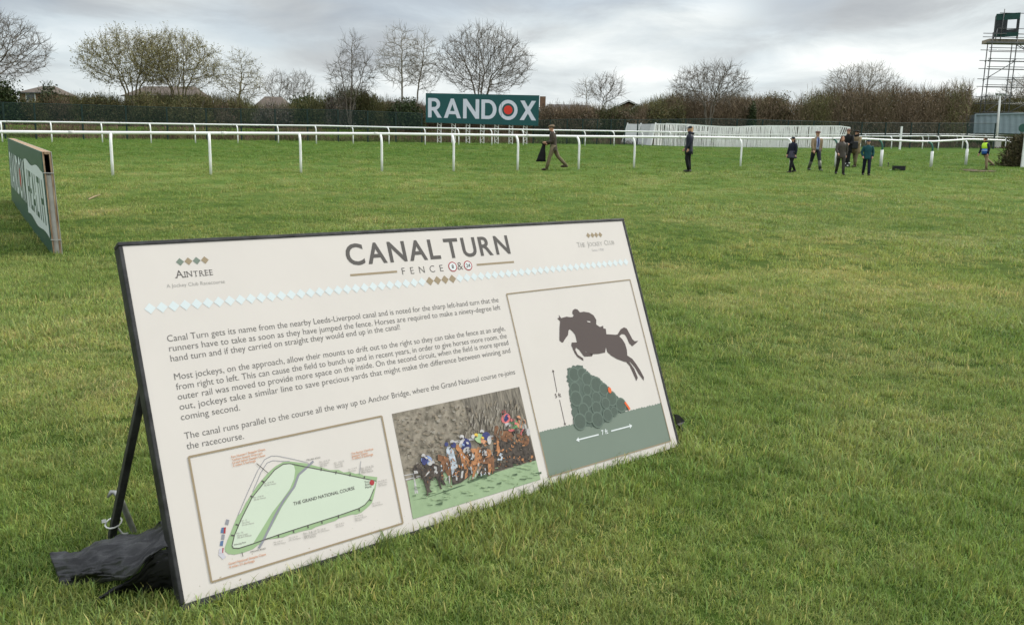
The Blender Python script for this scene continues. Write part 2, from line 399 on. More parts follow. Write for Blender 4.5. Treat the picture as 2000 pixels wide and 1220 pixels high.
# lettering ------------------------------------------------------------
tm = MB()
capT = (bl(990.5, 460) - bl(998, 494.4)).length
def spaced(mb, s, a, b, cap, z, mi=0, off=0.0):
    a, b = Vector(a), Vector(b); n = len(s); w = [text2d(ch, off)[0][:, 0] for ch in s]
    k = cap / 0.69; ws = [float(q.max() - q.min()) * k for q in w]; gap = ((b - a).length - sum(ws)) / (n - 1)
    d = (b - a).normalized(); x = 0
    for ch, wi in zip(s, ws):
        put_text(mb, ch, a + d * x, a + d * (x + wi), cap, z, mi, off); x += wi + gap
tm = MB()
spaced(tm, 'CANAL', bl(680.5, 517.6), bl(863, 504.2), capT, 0.0008, 0, 0.02)
spaced(tm, 'TURN', bl(873.5, 503.6), bl(998.5, 494.4), capT, 0.0008, 0, 0.02)
spaced(tm, 'FENCE', bl(787.5, 536.2), bl(867.5, 529.6), (bl(786.5, 522.6) - bl(788, 536)).length, 0.0008, 0, -0.01)
put_text(tm, '&', bl(895.5, 527), bl(906, 526.2), None, 0.0008, 0, -0.01)
def band(mb, a, b, w, z, mi):
    a, b = Vector(a), Vector(b); d = (b - a).normalized(); n = Vector((-d.y, d.x, 0)) * w / 2; o = Vector((0, 0, z))
    mb.add([a - n + o, b - n + o, b + n + o, a + n + o], [(0, 1, 2, 3)], mi)
band(tm, bl(685.4, 537.3), bl(776.6, 530.1), 0.0085, 0.0008, 1); band(tm, bl(932, 517), bl(1004.6, 511.3), 0.0085, 0.0008, 1)
def disc(mb, c, r, z, mi, n=28, r2=None, ang=0):
    c = Vector(c); r2 = r2 or r
    pts = [c + Vector((r * cos(2 * pi * i / n), r2 * sin(2 * pi * i / n), z)) for i in range(n)]
    mb.add(pts, [tuple(range(n))], mi)
rc = (bl(885, 511.4) - bl(885, 530.4)).length / 2
for (q, s) in (((885, 520.7), '8'), ((914.9, 518.5), '24')):
    c = bl(*q); disc(tm, c, rc, 0.0010, 2); disc(tm, c, rc * 0.80, 0.0014, 3)
    w = rc * (0.40 if s == '8' else 0.82); put_text(tm, s, c + Vector((-w * 0.62, -rc * 0.36, 0)), c + Vector((w * 0.62, -rc * 0.36, 0)), rc * 0.75, 0.0018, 0, 0.02)
tm.build('title_lettering', [M_ink, M_gold, M_red, M_white], board)

dm = MB()
u1, v1 = uv(840.5, 548.8); u2, v2 = uv(884.6, 544.5); du = (u2 - u1) / 3; ul, vl = uv(275, 604); ur, vr = uv(1232, 510.5)
def diamond(mb, c, r, z, mi):
    c = Vector(c); mb.add([c + Vector((r, 0, z)), c + Vector((0, r, z)), c + Vector((-r, 0, z)), c + Vector((0, -r, z))], [(0, 1, 2, 3)], mi)
k0 = int((u1 - 0.006) / du)
for k in range(-k0, 80):
    u = u1 + k * du
    if u > 0.992: break
    v = vl + (vr - vl) * (u - ul) / (ur - ul)
    diamond(dm, (u * BW, (1 - v) * BH, 0), du * BW * 0.485, 0.0008, 1 if 0 <= k <= 3 else 0)
M_dia = material('pale_blue_white_ink', ink(224, 233, 236), 0.6, 0.02); dm.build('diamond_border', [M_dia, M_gold], board)

lm = MB()
for (x, y), mi in (((353.3, 511.3), 1), ((369.7, 510), 0), ((385.7, 508.9), 1), ((401.7, 507.7), 0)): diamond(lm, bl(x, y), (bl(369.7, 510) - bl(353.3, 511.3)).length * 0.48, 0.0008, mi)
capS = (bl(418, 526.5) - bl(418, 537)).length
def serif_caps(mb, s, a, b, cap, z, mi, big=1.33):
    """letters with slab feet, first of each word larger"""
    a, b = Vector(a), Vector(b); d = (b - a).normalized()
    hs = [cap * (big if (i == 0 or s[i - 1] == ' ') else 1.0) for i in range(len(s))]
    ws = [0.36 * h / 0.69 if ch == ' ' else float(text2d(ch, -0.006)[0][:, 0].max() - text2d(ch, -0.006)[0][:, 0].min()) * h / 0.69 for ch, h in zip(s, hs)]
    gap = ((b - a).length - sum(ws)) / (len(s) - 1); x = 0
    for ch, h, w in zip(s, hs, ws):
        if ch != ' ':
            put_text(mb, ch, a + d * x, a + d * (x + w), h, z, mi, -0.006)
            st = h * 0.055
            for (fx, top) in {'A': [(0.02, 0), (0.98, 0)], 'I': [(0.5, 0), (0.5, 1)], 'N': [(0.06, 0), (0.06, 1), (0.94, 1)], 'T': [(0.5, 0)], 'R': [(0.1, 0), (0.95, 0)], 'E': [(0.1, 0), (0.1, 1)], 'H': [(0.08, 0), (0.08, 1), (0.92, 0), (0.92, 1)], 'K': [(0.08, 0), (0.95, 0)], 'Y': [(0.5, 0)], 'L': [(0.08, 1)], 'U': [(0.08, 1), (0.92, 1)], 'B': [(0.08, 0)]}.get(ch, []):
                q = a + d * (x + w * fx) + Vector((0, (h - st / 2) if top else st / 2, z + 0.0003)); hw = h * 0.14
                mb.add([q + Vector((-hw, -st, 0)), q + Vector((hw, -st, 0)), q + Vector((hw, st, 0)), q + Vector((-hw, st, 0))], [(0, 1, 2, 3)], mi)
        x += w + gap
serif_caps(lm, 'AINTREE', bl(346, 542.5), bl(418, 536.7), capS, 0.0008, 2)
put_text(lm, 'A Jockey Club Racecourse', bl(327.5, 561.8), bl(441, 552.6), None, 0.0008, 3, -0.006)
lm.build('logo_lettering', [M_gold, M_grn, M_ink, M_soft, M_grey], board); lm = MB()
for (x, y) in ((1149.6, 459.7), (1157.7, 459.2), (1165.2, 458.7), (1173, 458.3)): diamond(lm, bl(x, y), (bl(1157.7, 459.2) - bl(1149.6, 459.7)).length * 0.48, 0.0008, 0)
serif_caps(lm, 'THE JOCKEY CLUB', bl(1129, 482.5), bl(1201, 477), (bl(1190, 471) - bl(1191.5, 478)).length, 0.0008, 3, 1.3)
put_text(lm, 'Since 1750', bl(1157.4, 491.2), bl(1180, 489.6), None, 0.0008, 4, -0.02)
lm.build('logo_lettering', [M_gold, M_grn, M_ink, M_soft, M_grey], board)

bm_ = MB()
LINES = [('Canal Turn gets its name from the nearby Leeds-Liverpool canal and is noted for the sharp left-hand turn that the', 328.8, 666.9, 975, 589.5),
 ('runners have to take as soon as they have jumped the fence. Horses are required to make a ninety-degree left', 332.4, 686, 978.6, 604),
 ('hand turn and if they carried on straight they would end up in the canal!', 335.3, 705.8, 782.4, 642.8),
 ('Most jockeys, on the approach, allow their mounts to drift out to the right so they can take the fence at an angle,', 342.5, 741.5, 987.6, 645),
 ('from right to left. This can cause the field to bunch up and in recent years, in order to give horses more room, the', 346, 761, 991, 659.4),
 ('outer rail was moved to provide more space on the inside. On the second circuit, when the field is more spread', 349, 780.3, 994, 672.7),
 ('out, jockeys take a similar line to save precious yards that might make the difference between winning and', 352.6, 800, 997.7, 688),
 ('coming second.', 355, 820, 470, 800.5),
 ('The canal runs parallel to the course all the way up to Anchor Bridge, where the Grand National course re-joins', 362, 857, 1007, 730),
 ('the racecourse.', 366, 876.8, 477.5, 856)]
capB = (bl(329, 654.3) - bl(330.5, 666.9)).length
M_inkl = material('warm_grey_ink', (0.15, 0.138, 0.132), 0.6, 0.03)
for i_, (s, x0, y0, x1, y1) in enumerate(LINES):
    if i_ in (3, 8): bm_.build('paragraph_lettering', [M_inkl], board); bm_ = MB()
    put_text(bm_, s, bl(x0, y0), bl(x1, y1), capB, 0.0008, 0, -0.004)
bm_.build('paragraph_lettering', [M_inkl], board)

# fence diagram --------------------------------------------------------
Z6 = lambda x, y: (970 + x / 2.7737, 520 + y / 2.7737)
def frame_lines(mb, c4, w, z, mi):
    for i in range(4): band(mb, c4[i], c4[(i + 1) % 4], w, z + 0.0002 * (i % 2), mi)
fd = MB()
frame_lines(fd, [bl(*q) for q in ((989.8, 574), (1230.8, 546), (1309.6, 860.7), (1071.5, 931))], 0.005, 0.0022, 0)
def top_edge(x0, y0, x1, y1, n, amp):
    return [Z6(x0 + (x1 - x0) * i / n + random.uniform(-2, 2), y0 + (y1 - y0) * i / n + (amp if i % 2 else -amp) * random.uniform(0.3, 1)) for i in range(n + 1)]
fd.poly([[bl(*q, 0.0008) for q in [Z6(232, 902)] + top_edge(234, 896, 888, 740, 90, 4) + [Z6(890, 737), Z6(942, 945), Z6(282, 1140)]]], 1)
brush = [(385, 550), (440, 531), (465, 536), (482, 558), (520, 592), (545, 600), (580, 625), (608, 655), (630, 685), (660, 708), (692, 725), (700, 748), (718, 770), (690, 785), (650, 800), (620, 820), (570, 855), (520, 868), (440, 872), (420, 855), (410, 800), (398, 700), (392, 650), (380, 610)]
bo = []
for i in range(len(brush)):
    a, b = brush[i], brush[(i + 1) % len(brush)]; k = max(2, int(math.hypot(b[0] - a[0], b[1] - a[1]) / 7))
    for j in range(k): bo.append(Z6(a[0] + (b[0] - a[0]) * j / k + random.uniform(-5, 5), a[1] + (b[1] - a[1]) * j / k + random.uniform(-5, 5)))
M_brush = material('brush_ink', ink(94, 108, 99), 0.6, 0.1, 40, detail=8); M_ring = material('ring_ink', ink(107, 122, 112), 0.6, 0.05, 40)
fd.poly([[bl(*q, 0.0012) for q in bo]], 2)
zz = 0.0015
for (x, y, r) in [(420, 585, 32), (462, 580, 26), (490, 610, 30), (425, 660, 28), (540, 640, 34), (490, 668, 24), (580, 665, 26), (430, 715, 34), (490, 730, 30), (540, 710, 26), (620, 715, 32), (590, 740, 24), (672, 750, 30), (470, 775, 30), (540, 765, 28), (450, 840, 36), (500, 815, 26), (545, 830, 34), (600, 805, 28), (635, 785, 20)]:
    c = bl(*Z6(x, y)); rr = (bl(*Z6(x + r, y)) - c).length
    disc(fd, c, rr * 0.97, zz, 8, 18); disc(fd, c, rr * 0.80, zz + 0.00006, 3, 18); zz += 0.00012
horse = [(445, 240), (437, 232), (425, 230), (413, 238), (411, 254), (419, 266), (412, 274), (400, 275), (380, 272), (350, 280), (338, 262), (340, 276), (330, 282), (345, 297), (342, 330), (341, 400), (355, 412), (362, 410), (368, 398), (388, 370), (390, 347), (397, 340), (412, 352), (425, 368), (431, 387), (436, 411), (408, 412), (405, 427), (424, 470), (438, 490), (471, 511), (469, 497), (440, 478), (427, 452), (430, 438), (448, 452), (470, 482), (478, 488), (517, 486), (500, 467), (484, 464), (474, 456), (500, 468), (522, 475), (555, 473), (588, 466), (592, 436), (600, 463), (620, 482), (650, 500), (690, 515), (702, 517), (722, 540), (742, 585), (757, 620), (765, 602), (746, 555), (720, 518), (724, 517), (750, 548), (770, 583), (797, 618), (798, 600), (777, 560), (756, 528), (735, 500), (708, 482), (706, 452), (697, 420), (682, 395), (665, 378), (678, 366), (694, 368), (706, 385), (718, 415), (735, 432), (755, 416), (768, 403), (748, 405), (736, 394), (721, 365), (705, 336), (690, 330), (672, 341), (656, 368), (645, 370), (595, 367), (592, 338), (579, 335), (578, 321), (560, 328), (540, 314), (541, 290), (526, 265), (502, 250), (472, 245), (452, 249)]
zh = 0.0012
fd.poly([[bl(*Z6(x, y), zh) for x, y in horse]], 4)
fd.poly([[bl(*Z6(x, y), zh + 0.0004) for x, y in ((488, 296), (508, 298), (507, 304), (494, 301))]], 5)
c = bl(*Z6(610, 670)); disc(fd, c, 0.011, 0.0042, 6, 18, 0.015); band(fd, bl(*Z6(692, 735)), bl(*Z6(719, 775)), 0.012, 0.0042, 6)
def arrow(mb, a, b, w, hw, z, mi):
    a, b = bl(*a), bl(*b); d = (b - a).normalized(); n = Vector((-d.y, d.x, 0)); o = Vector((0, 0, z)); e = b - d * hw * 1.6
    band(mb, a, e, w, z, mi); mb.add([e + n * hw + o, e - n * hw + o, b + o], [(0, 1, 2)], mi)
arrow(fd, Z6(327, 680), Z6(305, 558), 0.003, 0.007, 0.0012, 4); arrow(fd, Z6(341, 722), Z6(372, 862), 0.003, 0.007, 0.0012, 4)
put_text(fd, '5 ft', bl(*Z6(319, 712)), bl(*Z6(351, 705)), None, 0.0012, 4, 0.01)
arrow(fd, Z6(552, 910), Z6(430, 941), 0.006, 0.011, 0.0014, 7); arrow(fd, Z6(620, 891), Z6(734, 861), 0.006, 0.011, 0.0014, 7)
put_text(fd, '7 ft', bl(*Z6(570, 912)), bl(*Z6(604, 903)), None, 0.0014, 7, 0.02)
M_sil = material('silhouette_ink', ink(92, 80, 78), 0.6, 0.03)
fd.build('fence_diagram', [M_gold, M_grn, M_brush, M_grn2, M_sil, M_panel, M_orange, M_white, M_ring], board)

# course map -----------------------------------------------------------
Z4 = lambda x, y: (340 + x / 3.05, 790 + y / 3.05)
cm_ = MB()
frame_lines(cm_, [bl(*q) for q in ((368.9, 891.6), (745.6, 812), (786.6, 1021), (412.8, 1136))], 0.0065, 0.0022, 0)
P4 = lambda pts, z: [bl(*Z4(x, y), z) for x, y in pts]
outer = [(302, 852), (306, 872), (325, 887), (360, 891), (410, 880), (470, 858), (540, 803), (580, 797), (615, 793), (650, 788), (680, 776), (700, 768), (725, 763), (760, 752), (790, 745), (820, 740), (845, 726), (870, 718), (890, 712), (925, 700), (960, 690), (980, 676), (1020, 664), (1060, 652), (1085, 652), (1115, 641), (1150, 612), (1178, 584), (1186, 560), (1200, 500), (1211, 430), (1180, 426), (1130, 420), (1105, 408), (1080, 410), (1045, 398), (1010, 402), (980, 386), (930, 388), (880, 372), (830, 360), (780, 347), (740, 342), (690, 336), (650, 340), (605, 365), (560, 405), (500, 475), (470, 520), (430, 580), (400, 640), (378, 662), (362, 700), (340, 755), (318, 806)]
cm_.poly([P4(outer, 0.0010)], 1)
cm_.poly([P4([(345, 838), (352, 852), (385, 853), (430, 842), (470, 826), (520, 745), (585, 640), (640, 570), (690, 500), (715, 440), (722, 390), (715, 362), (690, 349), (650, 353), (600, 387), (540, 458), (465, 552), (400, 680), (360, 775)], 0.0014)], 2)
cm_.poly([P4([(792, 370), (1000, 410), (1203, 453), (1190, 500), (1165, 560), (1135, 595), (1100, 616), (980, 658), (800, 715), (620, 773), (540, 797), (570, 745), (600, 690), (640, 612), (700, 522), (722, 470), (740, 420)], 0.0014)], 2)
def line(mb, pts, w, z, mi, conv=Z4):
    q = [bl(*conv(*p)) for p in pts]
    for i in range(len(q) - 1): band(mb, q[i], q[i + 1], w, z + 0.00015 * (i % 2), mi)
line(cm_, [(830, 335), (792, 372), (742, 416), (716, 488), (652, 570), (602, 660), (565, 738), (535, 800), (505, 852)], 0.008, 0.0018, 3)
line(cm_, [(690, 349), (790, 370), (1000, 410), (1205, 454)], 0.0028, 0.0020, 4)
line(cm_, [(1190, 500), (1165, 560), (1135, 595), (1100, 616), (980, 658), (800, 715), (620, 773), (470, 826), (385, 853), (352, 852), (345, 838), (360, 775), (400, 680), (465, 552), (540, 458), (600, 387), (650, 353), (690, 349)], 0.0028, 0.0020, 4)
line(cm_, [(380, 660), (440, 520), (500, 390), (540, 325), (580, 304), (620, 304), (720, 325), (800, 345), (800, 358)], 0.0018, 0.0012, 3)
line(cm_, [(470, 515), (520, 400), (555, 345), (590, 331), (640, 335), (690, 336)], 0.0018, 0.0012, 3)
for (x, y, a) in ((876, 384, 100), (964, 403, 100), (1048, 416, 100), (1133, 433, 100), (1168, 566, 30), (1102, 625, 80), (978, 664, 80), (880, 698, 80), (797, 724, 80), (711, 752, 80), (621, 780, 80), (530, 455, 30), (463, 545, 30), (375, 713, 15), (348, 776, 10)):
    dx, dy = 9 * cos(radians(a)), 9 * sin(radians(a)); line(cm_, [(x - dx, y - dy), (x + dx, y + dy)], 0.004, 0.0024, 4)
line(cm_, [(492, 348), (560, 405)], 0.002, 0.0024, 4); line(cm_, [(1112, 335), (1104, 415)], 0.002, 0.0024, 3); line(cm_, [(403, 875), (410, 903)], 0.002, 0.0024, 4)
for pts, mi in (([(312, 680), (330, 685), (322, 716), (303, 710)], 3), ([(284, 730), (309, 728), (306, 765), (277, 762)], 6), ([(285, 770), (303, 772), (298, 804), (280, 800)], 3), ([(277, 810), (295, 808), (290, 840), (272, 838)], 6), ([(270, 855), (295, 850), (293, 880), (266, 885)], 9), ([(262, 890), (290, 880), (310, 905), (290, 920)], 9), ([(297, 730), (309, 728), (305, 766), (295, 764)], 5), ([(288, 852), (295, 850), (292, 880), (287, 880)], 5)):
    cm_.poly([P4(pts, 0.0012 if mi != 5 else 0.0016)], mi)
put_text(cm_, 'THE GRAND NATIONAL COURSE', bl(*Z4(712, 599)), bl(*Z4(1076, 503)), (bl(*Z4(712, 579)) - bl(*Z4(714, 599))).length, 0.0022, 4, 0.006)
def block(lines, x0, y0, w, lead, slope, mi, off=0.0):
    for i, s in enumerate(lines):
        ww = w * len(s) / max(len(q) for q in lines); a = Z4(x0 + i * lead * 0.18, y0 + i * lead); b = Z4(x0 + i * lead * 0.18 + ww, y0 + i * lead - slope * ww)
        put_text(cm_, s, bl(*a), bl(*b), None, 0.0024, mi, off)
block(["Fox Hunters' Steeple Chase,", 'Topham Steeple Chase and', 'Grand Sefton Steeple Chase', '2 miles 5 furlongs'], 343, 316, 203, 17.5, 0.235, 8, 0.01)
block(['The Becher Handicap', 'Steeple Chase,', '3 miles 2 furlongs'], 1057, 297, 130, 15.5, 0.235, 8, 0.008)
block(['Grand National Steeple Chase', '4 miles 2\u00bd furlongs'], 325, 953, 222, 20, 0.27, 8, 0.01)
block(['You', 'Are', 'Here'], 1134, 466, 36, 16, 0.2, 4)
c = bl(*Z4(1178, 463)); disc(cm_, c, 0.010, 0.0026, 5, 16)
block(['MELLING ROAD'], 790, 333, 82, 12, 0.2, 4); block(['MELLING ROAD'], 456, 880, 90, 12, 0.25, 4); block(['Winning Post'], 356, 838, 72, 12, 0.25, 4)
for ls, x, y, w in ((['No. 13 & 29', '13th Fence', '4ft 7in'], 866, 345, 62), (['No. 12 & 28', 'Ditch 5ft', 'Fence 5ft'], 955, 350, 58), (['No. 11 & 27', '5ft Fence'], 1038, 388, 52), (['No. 10 & 26', '5ft Fence', '10th Fence'], 1112, 384, 76), (['No. 8 & 24', 'Canal Turn', '5ft Fence'], 1214, 460, 52), (['No. 7 & 23', '4ft 6in Fence'], 1180, 592, 60), (['No. 6 & 22', "Becher's Brook", '4ft 10in'], 1074, 668, 72), (['No. 5 & 21', '5ft Fence'], 962, 716, 50), (['No. 4 & 20', '4ft 10in Fence'], 852, 748, 70), (['No. 3 & 19', 'Open Ditch', '5ft Fence'], 770, 772, 76), (['No. 2 & 18', '4ft 7in Fence'], 684, 796, 66), (['No. 1 & 17', '4ft 6in Fence'], 594, 822, 68), (['No. 15 & 30', '4ft 9in Fence'], 535, 472, 70), (['No. 14 & 30', '4ft 6in Fence'], 474, 556, 70), (['No. 15', 'The Chair', '5ft 2in Fence'], 402, 694, 70), (['No. 16', 'Water Jump', '2ft 6in Fence'], 372, 770, 84)):
    block(ls, x, y, w, 13, 0.2, 7)
cm_.build('course_map', [M_gold, M_track, M_mint, M_grey, M_ink, M_red, M_blue, M_soft, M_orange2, M_pale], board)

# printed race picture -------------------------------------------------
Z5 = lambda x, y: (750 + x / 4.358, 740 + y / 4.358)
rp_ = MB(); P5 = lambda pts, z: [bl(*Z5(x, y), z) for x, y in pts]
M_th = material('printed_thicket', (0.16, 0.135, 0.10), 0.5, 0.45, 26, (0.36, 0.31, 0.25), detail=12, stretch=(1, 0.8, 1))
M_th2 = material('printed_dark_wood', (0.075, 0.065, 0.055), 0.5, 0.5, 22, (0.30, 0.26, 0.21), detail=12, stretch=(3.5, 0.5, 1))
M_pg = material('printed_turf', ink(158, 180, 142), 0.5, 0.06, 30)
M_dk = material('printed_dark', (0.03, 0.026, 0.024), 0.5, 0.5, 60, (0.11, 0.085, 0.07), detail=10)
M_bay = material('printed_bay', (0.16, 0.08, 0.045), 0.5, 0.5, 60, (0.30, 0.14, 0.07))
M_ches = material('printed_chestnut', (0.42, 0.19, 0.085), 0.5, 0.3, 60)
M_grh = material('printed_grey_horse', (0.42, 0.46, 0.52), 0.5, 0.4, 60)
M_nav = material('printed_navy', ink(64, 68, 120), 0.5, 0.3, 60)
M_sky2 = material('printed_light_blue', ink(150, 170, 215), 0.5, 0.2, 60)
M_lime = material('printed_lime', ink(170, 200, 150), 0.5, 0.2, 60)
M_pink = material('printed_pink', ink(222, 120, 122), 0.5, 0.2, 60)
M_yel = material('printed_yellow', ink(226, 190, 80), 0.5, 0.2, 60)
M_pgr = material('printed_green_silk', ink(110, 165, 110), 0.5, 0.2, 60)
M_shd = material('printed_dark_turf', ink(84, 104, 78), 0.5, 0.2, 60)
M_silk = material('printed_silk_white', (0.44, 0.42, 0.42), 0.5, 0.25, 60)
RM = [M_th, M_th2, M_pg, M_dk, M_bay, M_ches, M_grh, M_nav, M_sky2, M_lime, M_pink, M_yel, M_pgr, M_silk, M_orange2, M_shd, material('printed_tan', (0.225, 0.185, 0.14), 0.5, 0.3, 50), material('printed_umber', (0.11, 0.09, 0.07), 0.5, 0.4, 50), material('printed_grey_tan', (0.27, 0.24, 0.205), 0.5, 0.3, 50), material('printed_pale_turf', ink(168, 190, 148), 0.5, 0.1, 30)]
rp_.poly([P5([(68, 295), (1152, 65), (1332, 852), (245, 1190)], 0.0008)], 0)
rp_.poly([P5([(660, 170), (1152, 65), (1310, 760), (930, 800), (800, 560), (740, 380)], 0.0011)], 1)
rp_.poly([P5([(195, 865), (600, 770), (900, 810), (1293, 688), (1332, 852), (245, 1190)], 0.0014)], 2)
zq = [0.0017]
def shape(pts, mi): rp_.poly([P5(pts, zq[0])], mi); zq[0] += 0.0001
def blob(x, y, rx, ry, mi, tilt=0):
    shape([(x + rx * cos(a) * cos(tilt) - ry * sin(a) * sin(tilt), y + rx * cos(a) * sin(tilt) + ry * sin(a) * cos(tilt)) for a in [2 * pi * i / 14 for i in range(14)]], mi)
shape([(170, 815), (310, 790), (310, 798), (172, 824)], 13); shape([(180, 850), (312, 818), (312, 827), (182, 860)], 13)
shape([(240, 800), (250, 800), (290, 970), (278, 972)], 13); shape([(255, 850), (262, 850), (270, 972), (260, 974)], 13)
shape([(590, 525), (930, 472), (935, 490), (592, 545)], 13)
shape([(230, 1035), (420, 985), (640, 905), (700, 895), (560, 945), (380, 1000)], 15); shape([(700, 870), (1020, 755), (900, 820), (720, 885)], 15)
shape([(930, 480), (1010, 430), (1110, 430), (1230, 470), (1290, 690), (1180, 712), (1000, 770), (900, 800), (780, 840), (860, 700), (930, 620)], 3)   # brush fence and runners behind it
for (x, y, rx, ry) in ((1050, 500, 60, 34), (1150, 500, 50, 44), (1200, 520, 34, 50)): blob(x, y, rx, ry, 4)
shape([(940, 400), (965, 395), (985, 440), (1080, 440), (1100, 500), (960, 520), (935, 460)], 4)
for (hx, hy, hc, bc, bx, by) in ((1018, 280, 10, 10, 1035, 335), (1092, 350, 10, 12, 1105, 390), (1143, 328, 14, 14, 1165, 375)):
    blob(bx, by, 38, 46, bc, 0.3); blob(hx, hy, 17, 18, hc)
blob(1040, 330, 18, 34, 7, 0.4); blob(1050, 390, 30, 18, 13); blob(1195, 415, 16, 36, 13); blob(1175, 450, 14, 30, 10, 0.4); blob(1225, 450, 16, 34, 13); blob(1085, 435, 30, 12, 10)
shape([(955, 520), (975, 525), (985, 620), (970, 640), (955, 600)], 5); shape([(985, 625), (1012, 640), (1000, 690), (960, 690)], 6)
fr = random.Random(12)
def flecks(n, x0, x1, y0, y1, cols, sz, st, skew=0.0, keep=None):
    for i in range(n):
        x, y = fr.uniform(x0, x1), fr.uniform(y0, y1); y -= skew * (x - x0)
        if keep and not keep(x, y): continue
        if not all(inside([(74, 304), (1148, 78), (1322, 846), (250, 1176)], a_, b_) for a_, b_ in ((x - 14, y - 14), (x + 34, y + 34))): continue
        w, h = fr.uniform(*sz), fr.uniform(*sz) * st; k = fr.uniform(-.35, .35); rp_.poly([P5([(x, y), (x + w, y + k * w), (x + w + k * h, y + h), (x + k * h, y + h * .8)], zq[0])], fr.choice(cols)); zq[0] += 0.0000004
flecks(260, 80, 700, 300, 800, [16, 17, 0, 16, 18], (8, 30), 0.8, 0.21, lambda x, y: y < 770 - 0.2 * (x - 200) and y > 300 - .21 * (x - 70))
flecks(170, 690, 1230, 230, 560, [16, 17, 1, 3, 18], (4, 12), 7, 0.21, lambda x, y: y < 470 and y > 300 - .21 * (x - 70))
flecks(140, 210, 1300, 900, 1130, [15, 19, 2], (20, 60), 0.14, 0.24, lambda x, y: y > 900 - .21 * (x - 240) and y < 1150 - .27 * (x - 270))
flecks(170, 800, 1270, 500, 760, [3, 4, 3, 17, 3, 5], (6, 22), 1.2, 0.1, lambda x, y: y < 800 - .24 * (x - 800) and y > 470)
# runner group in the middle
shape([(440, 650), (470, 640), (560, 690), (640, 640), (700, 720), (760, 800), (650, 880), (580, 900), (560, 780), (500, 740)], 3)
shape([(455, 640), (490, 650), (540, 665), (565, 760), (560, 900), (578, 915), (568, 920), (545, 830), (500, 760), (480, 700), (452, 690)], 4)
shape([(525, 580), (560, 572), (590, 610), (600, 660), (622, 740), (600, 770), (575, 820), (566, 760), (550, 660), (528, 650)], 6)
shape([(612, 560), (640, 555), (665, 600), (720, 690), (760, 690), (735, 590), (860, 590), (900, 600), (930, 680), (900, 800), (885, 820), (880, 720), (830, 700), (790, 740), (760, 840), (742, 860), (755, 780), (715, 730), (705, 830), (680, 855), (690, 770), (660, 720), (640, 640), (606, 590)], 5)
shape([(800, 690), (930, 650), (935, 780), (915, 810), (905, 720), (830, 720)], 4)
for p_ in ([(655, 780), (672, 780), (665, 840), (648, 842)], [(728, 745), (740, 742), (750, 800), (740, 804)], [(600, 790), (615, 790), (622, 860), (608, 862)], [(545, 820), (553, 820), (556, 885), (548, 888)], [(785, 780), (795, 780), (800, 800), (788, 806)]): shape(p_, 13)
blob(690, 560, 46, 60, 7, -0.3); blob(657, 492, 20, 19, 13); blob(700, 605, 34, 26, 13, -0.5); blob(660, 545, 22, 40, 13, 0.5); blob(680, 545, 14, 36, 7, 0.4)
blob(815, 505, 52, 40, 9, 0.4); blob(778, 478, 17, 18, 11); blob(752, 488, 15, 18, 13); blob(838, 520, 22, 34, 14); blob(828, 445, 18, 16, 13); blob(862, 485, 34, 36, 7, 0.5); blob(890, 520, 18, 36, 13)
shape([(700, 640), (740, 615), (770, 670), (735, 700)], 3); shape([(745, 630), (765, 650), (760, 680), (738, 680)], 13); shape([(800, 600), (850, 580), (880, 650), (840, 670)], 3); shape([(845, 600), (865, 610), (870, 650), (850, 655)], 13)
blob(525, 555, 17, 19, 7); blob(575, 535, 18, 18, 13); blob(585, 560, 22, 24, 7); blob(545, 610, 22, 36, 6, -0.2)
# leading runner
shape([(246, 730), (262, 735), (285, 712), (300, 735), (330, 770), (350, 745), (420, 720), (470, 740), (497, 790), (500, 860), (520, 900), (500, 905), (470, 870), (480, 920), (490, 935), (470, 936), (450, 860), (430, 830), (390, 860), (380, 930), (405, 960), (368, 965), (368, 992), (358, 992), (355, 940), (335, 880), (318, 820), (295, 800), (268, 800), (265, 840), (250, 838), (246, 780)], 3)
shape([(246, 780), (275, 778), (285, 800), (250, 806)], 13); shape([(335, 830), (375, 780), (382, 790), (345, 832)], 13); shape([(415, 740), (440, 745), (450, 800), (425, 810)], 13)
blob(355, 690, 48, 40, 8, 0.2); blob(340, 690, 28, 42, 7, 0.2); blob(328, 652, 17, 18, 13); blob(395, 715, 30, 18, 13, -0.4); blob(405, 740, 12, 26, 3, 0.4)
for _ in range(170):
    x, y = fr.uniform(470, 920), fr.uniform(575, 850); zq[0] += 0.0000004; w = fr.uniform(4, 13); h = fr.uniform(6, 26); k = fr.uniform(-.5, .5)
    if y > 890 - 0.2 * (x - 470): continue
    rp_.poly([P5([(x, y), (x + w, y + k * w), (x + w + k * h, y + h), (x + k * h, y + h)], zq[0])], fr.choice([3, 3, 4, 4, 5, 13, 6, 17, 3]))
for _ in range(60):
    x, y = fr.uniform(255, 500), fr.uniform(720, 900); zq[0] += 0.0000004; w = fr.uniform(4, 12); h = fr.uniform(5, 18)
    if y > 860 and not 330 < x < 390: continue
    rp_.poly([P5([(x, y), (x + w, y - .2 * w), (x + w, y + h), (x, y + h)], zq[0])], fr.choice([3, 3, 3, 4, 17]))
for (x, y) in ((328, 660), (657, 500), (778, 486), (828, 453), (1018, 288), (1092, 358), (1143, 336), (575, 542)): zq[0] += 0.000002; blob(x - 4, y + 5, 11, 7, 3)
for (x, y) in ((350, 735), (690, 630), (820, 560), (1040, 410), (1110, 430), (1185, 440)): blob(x, y, 9, 20, 3, 0.4)
for (x, y, c_) in ((380, 690, 13), (700, 545, 13), (830, 500, 11), (1052, 320, 10), (1180, 365, 3), (1112, 380, 10), (665, 560, 8), (350, 670, 13)): blob(x, y, 14, 9, c_, 0.7)
rp_.build('race_picture', RM, board)

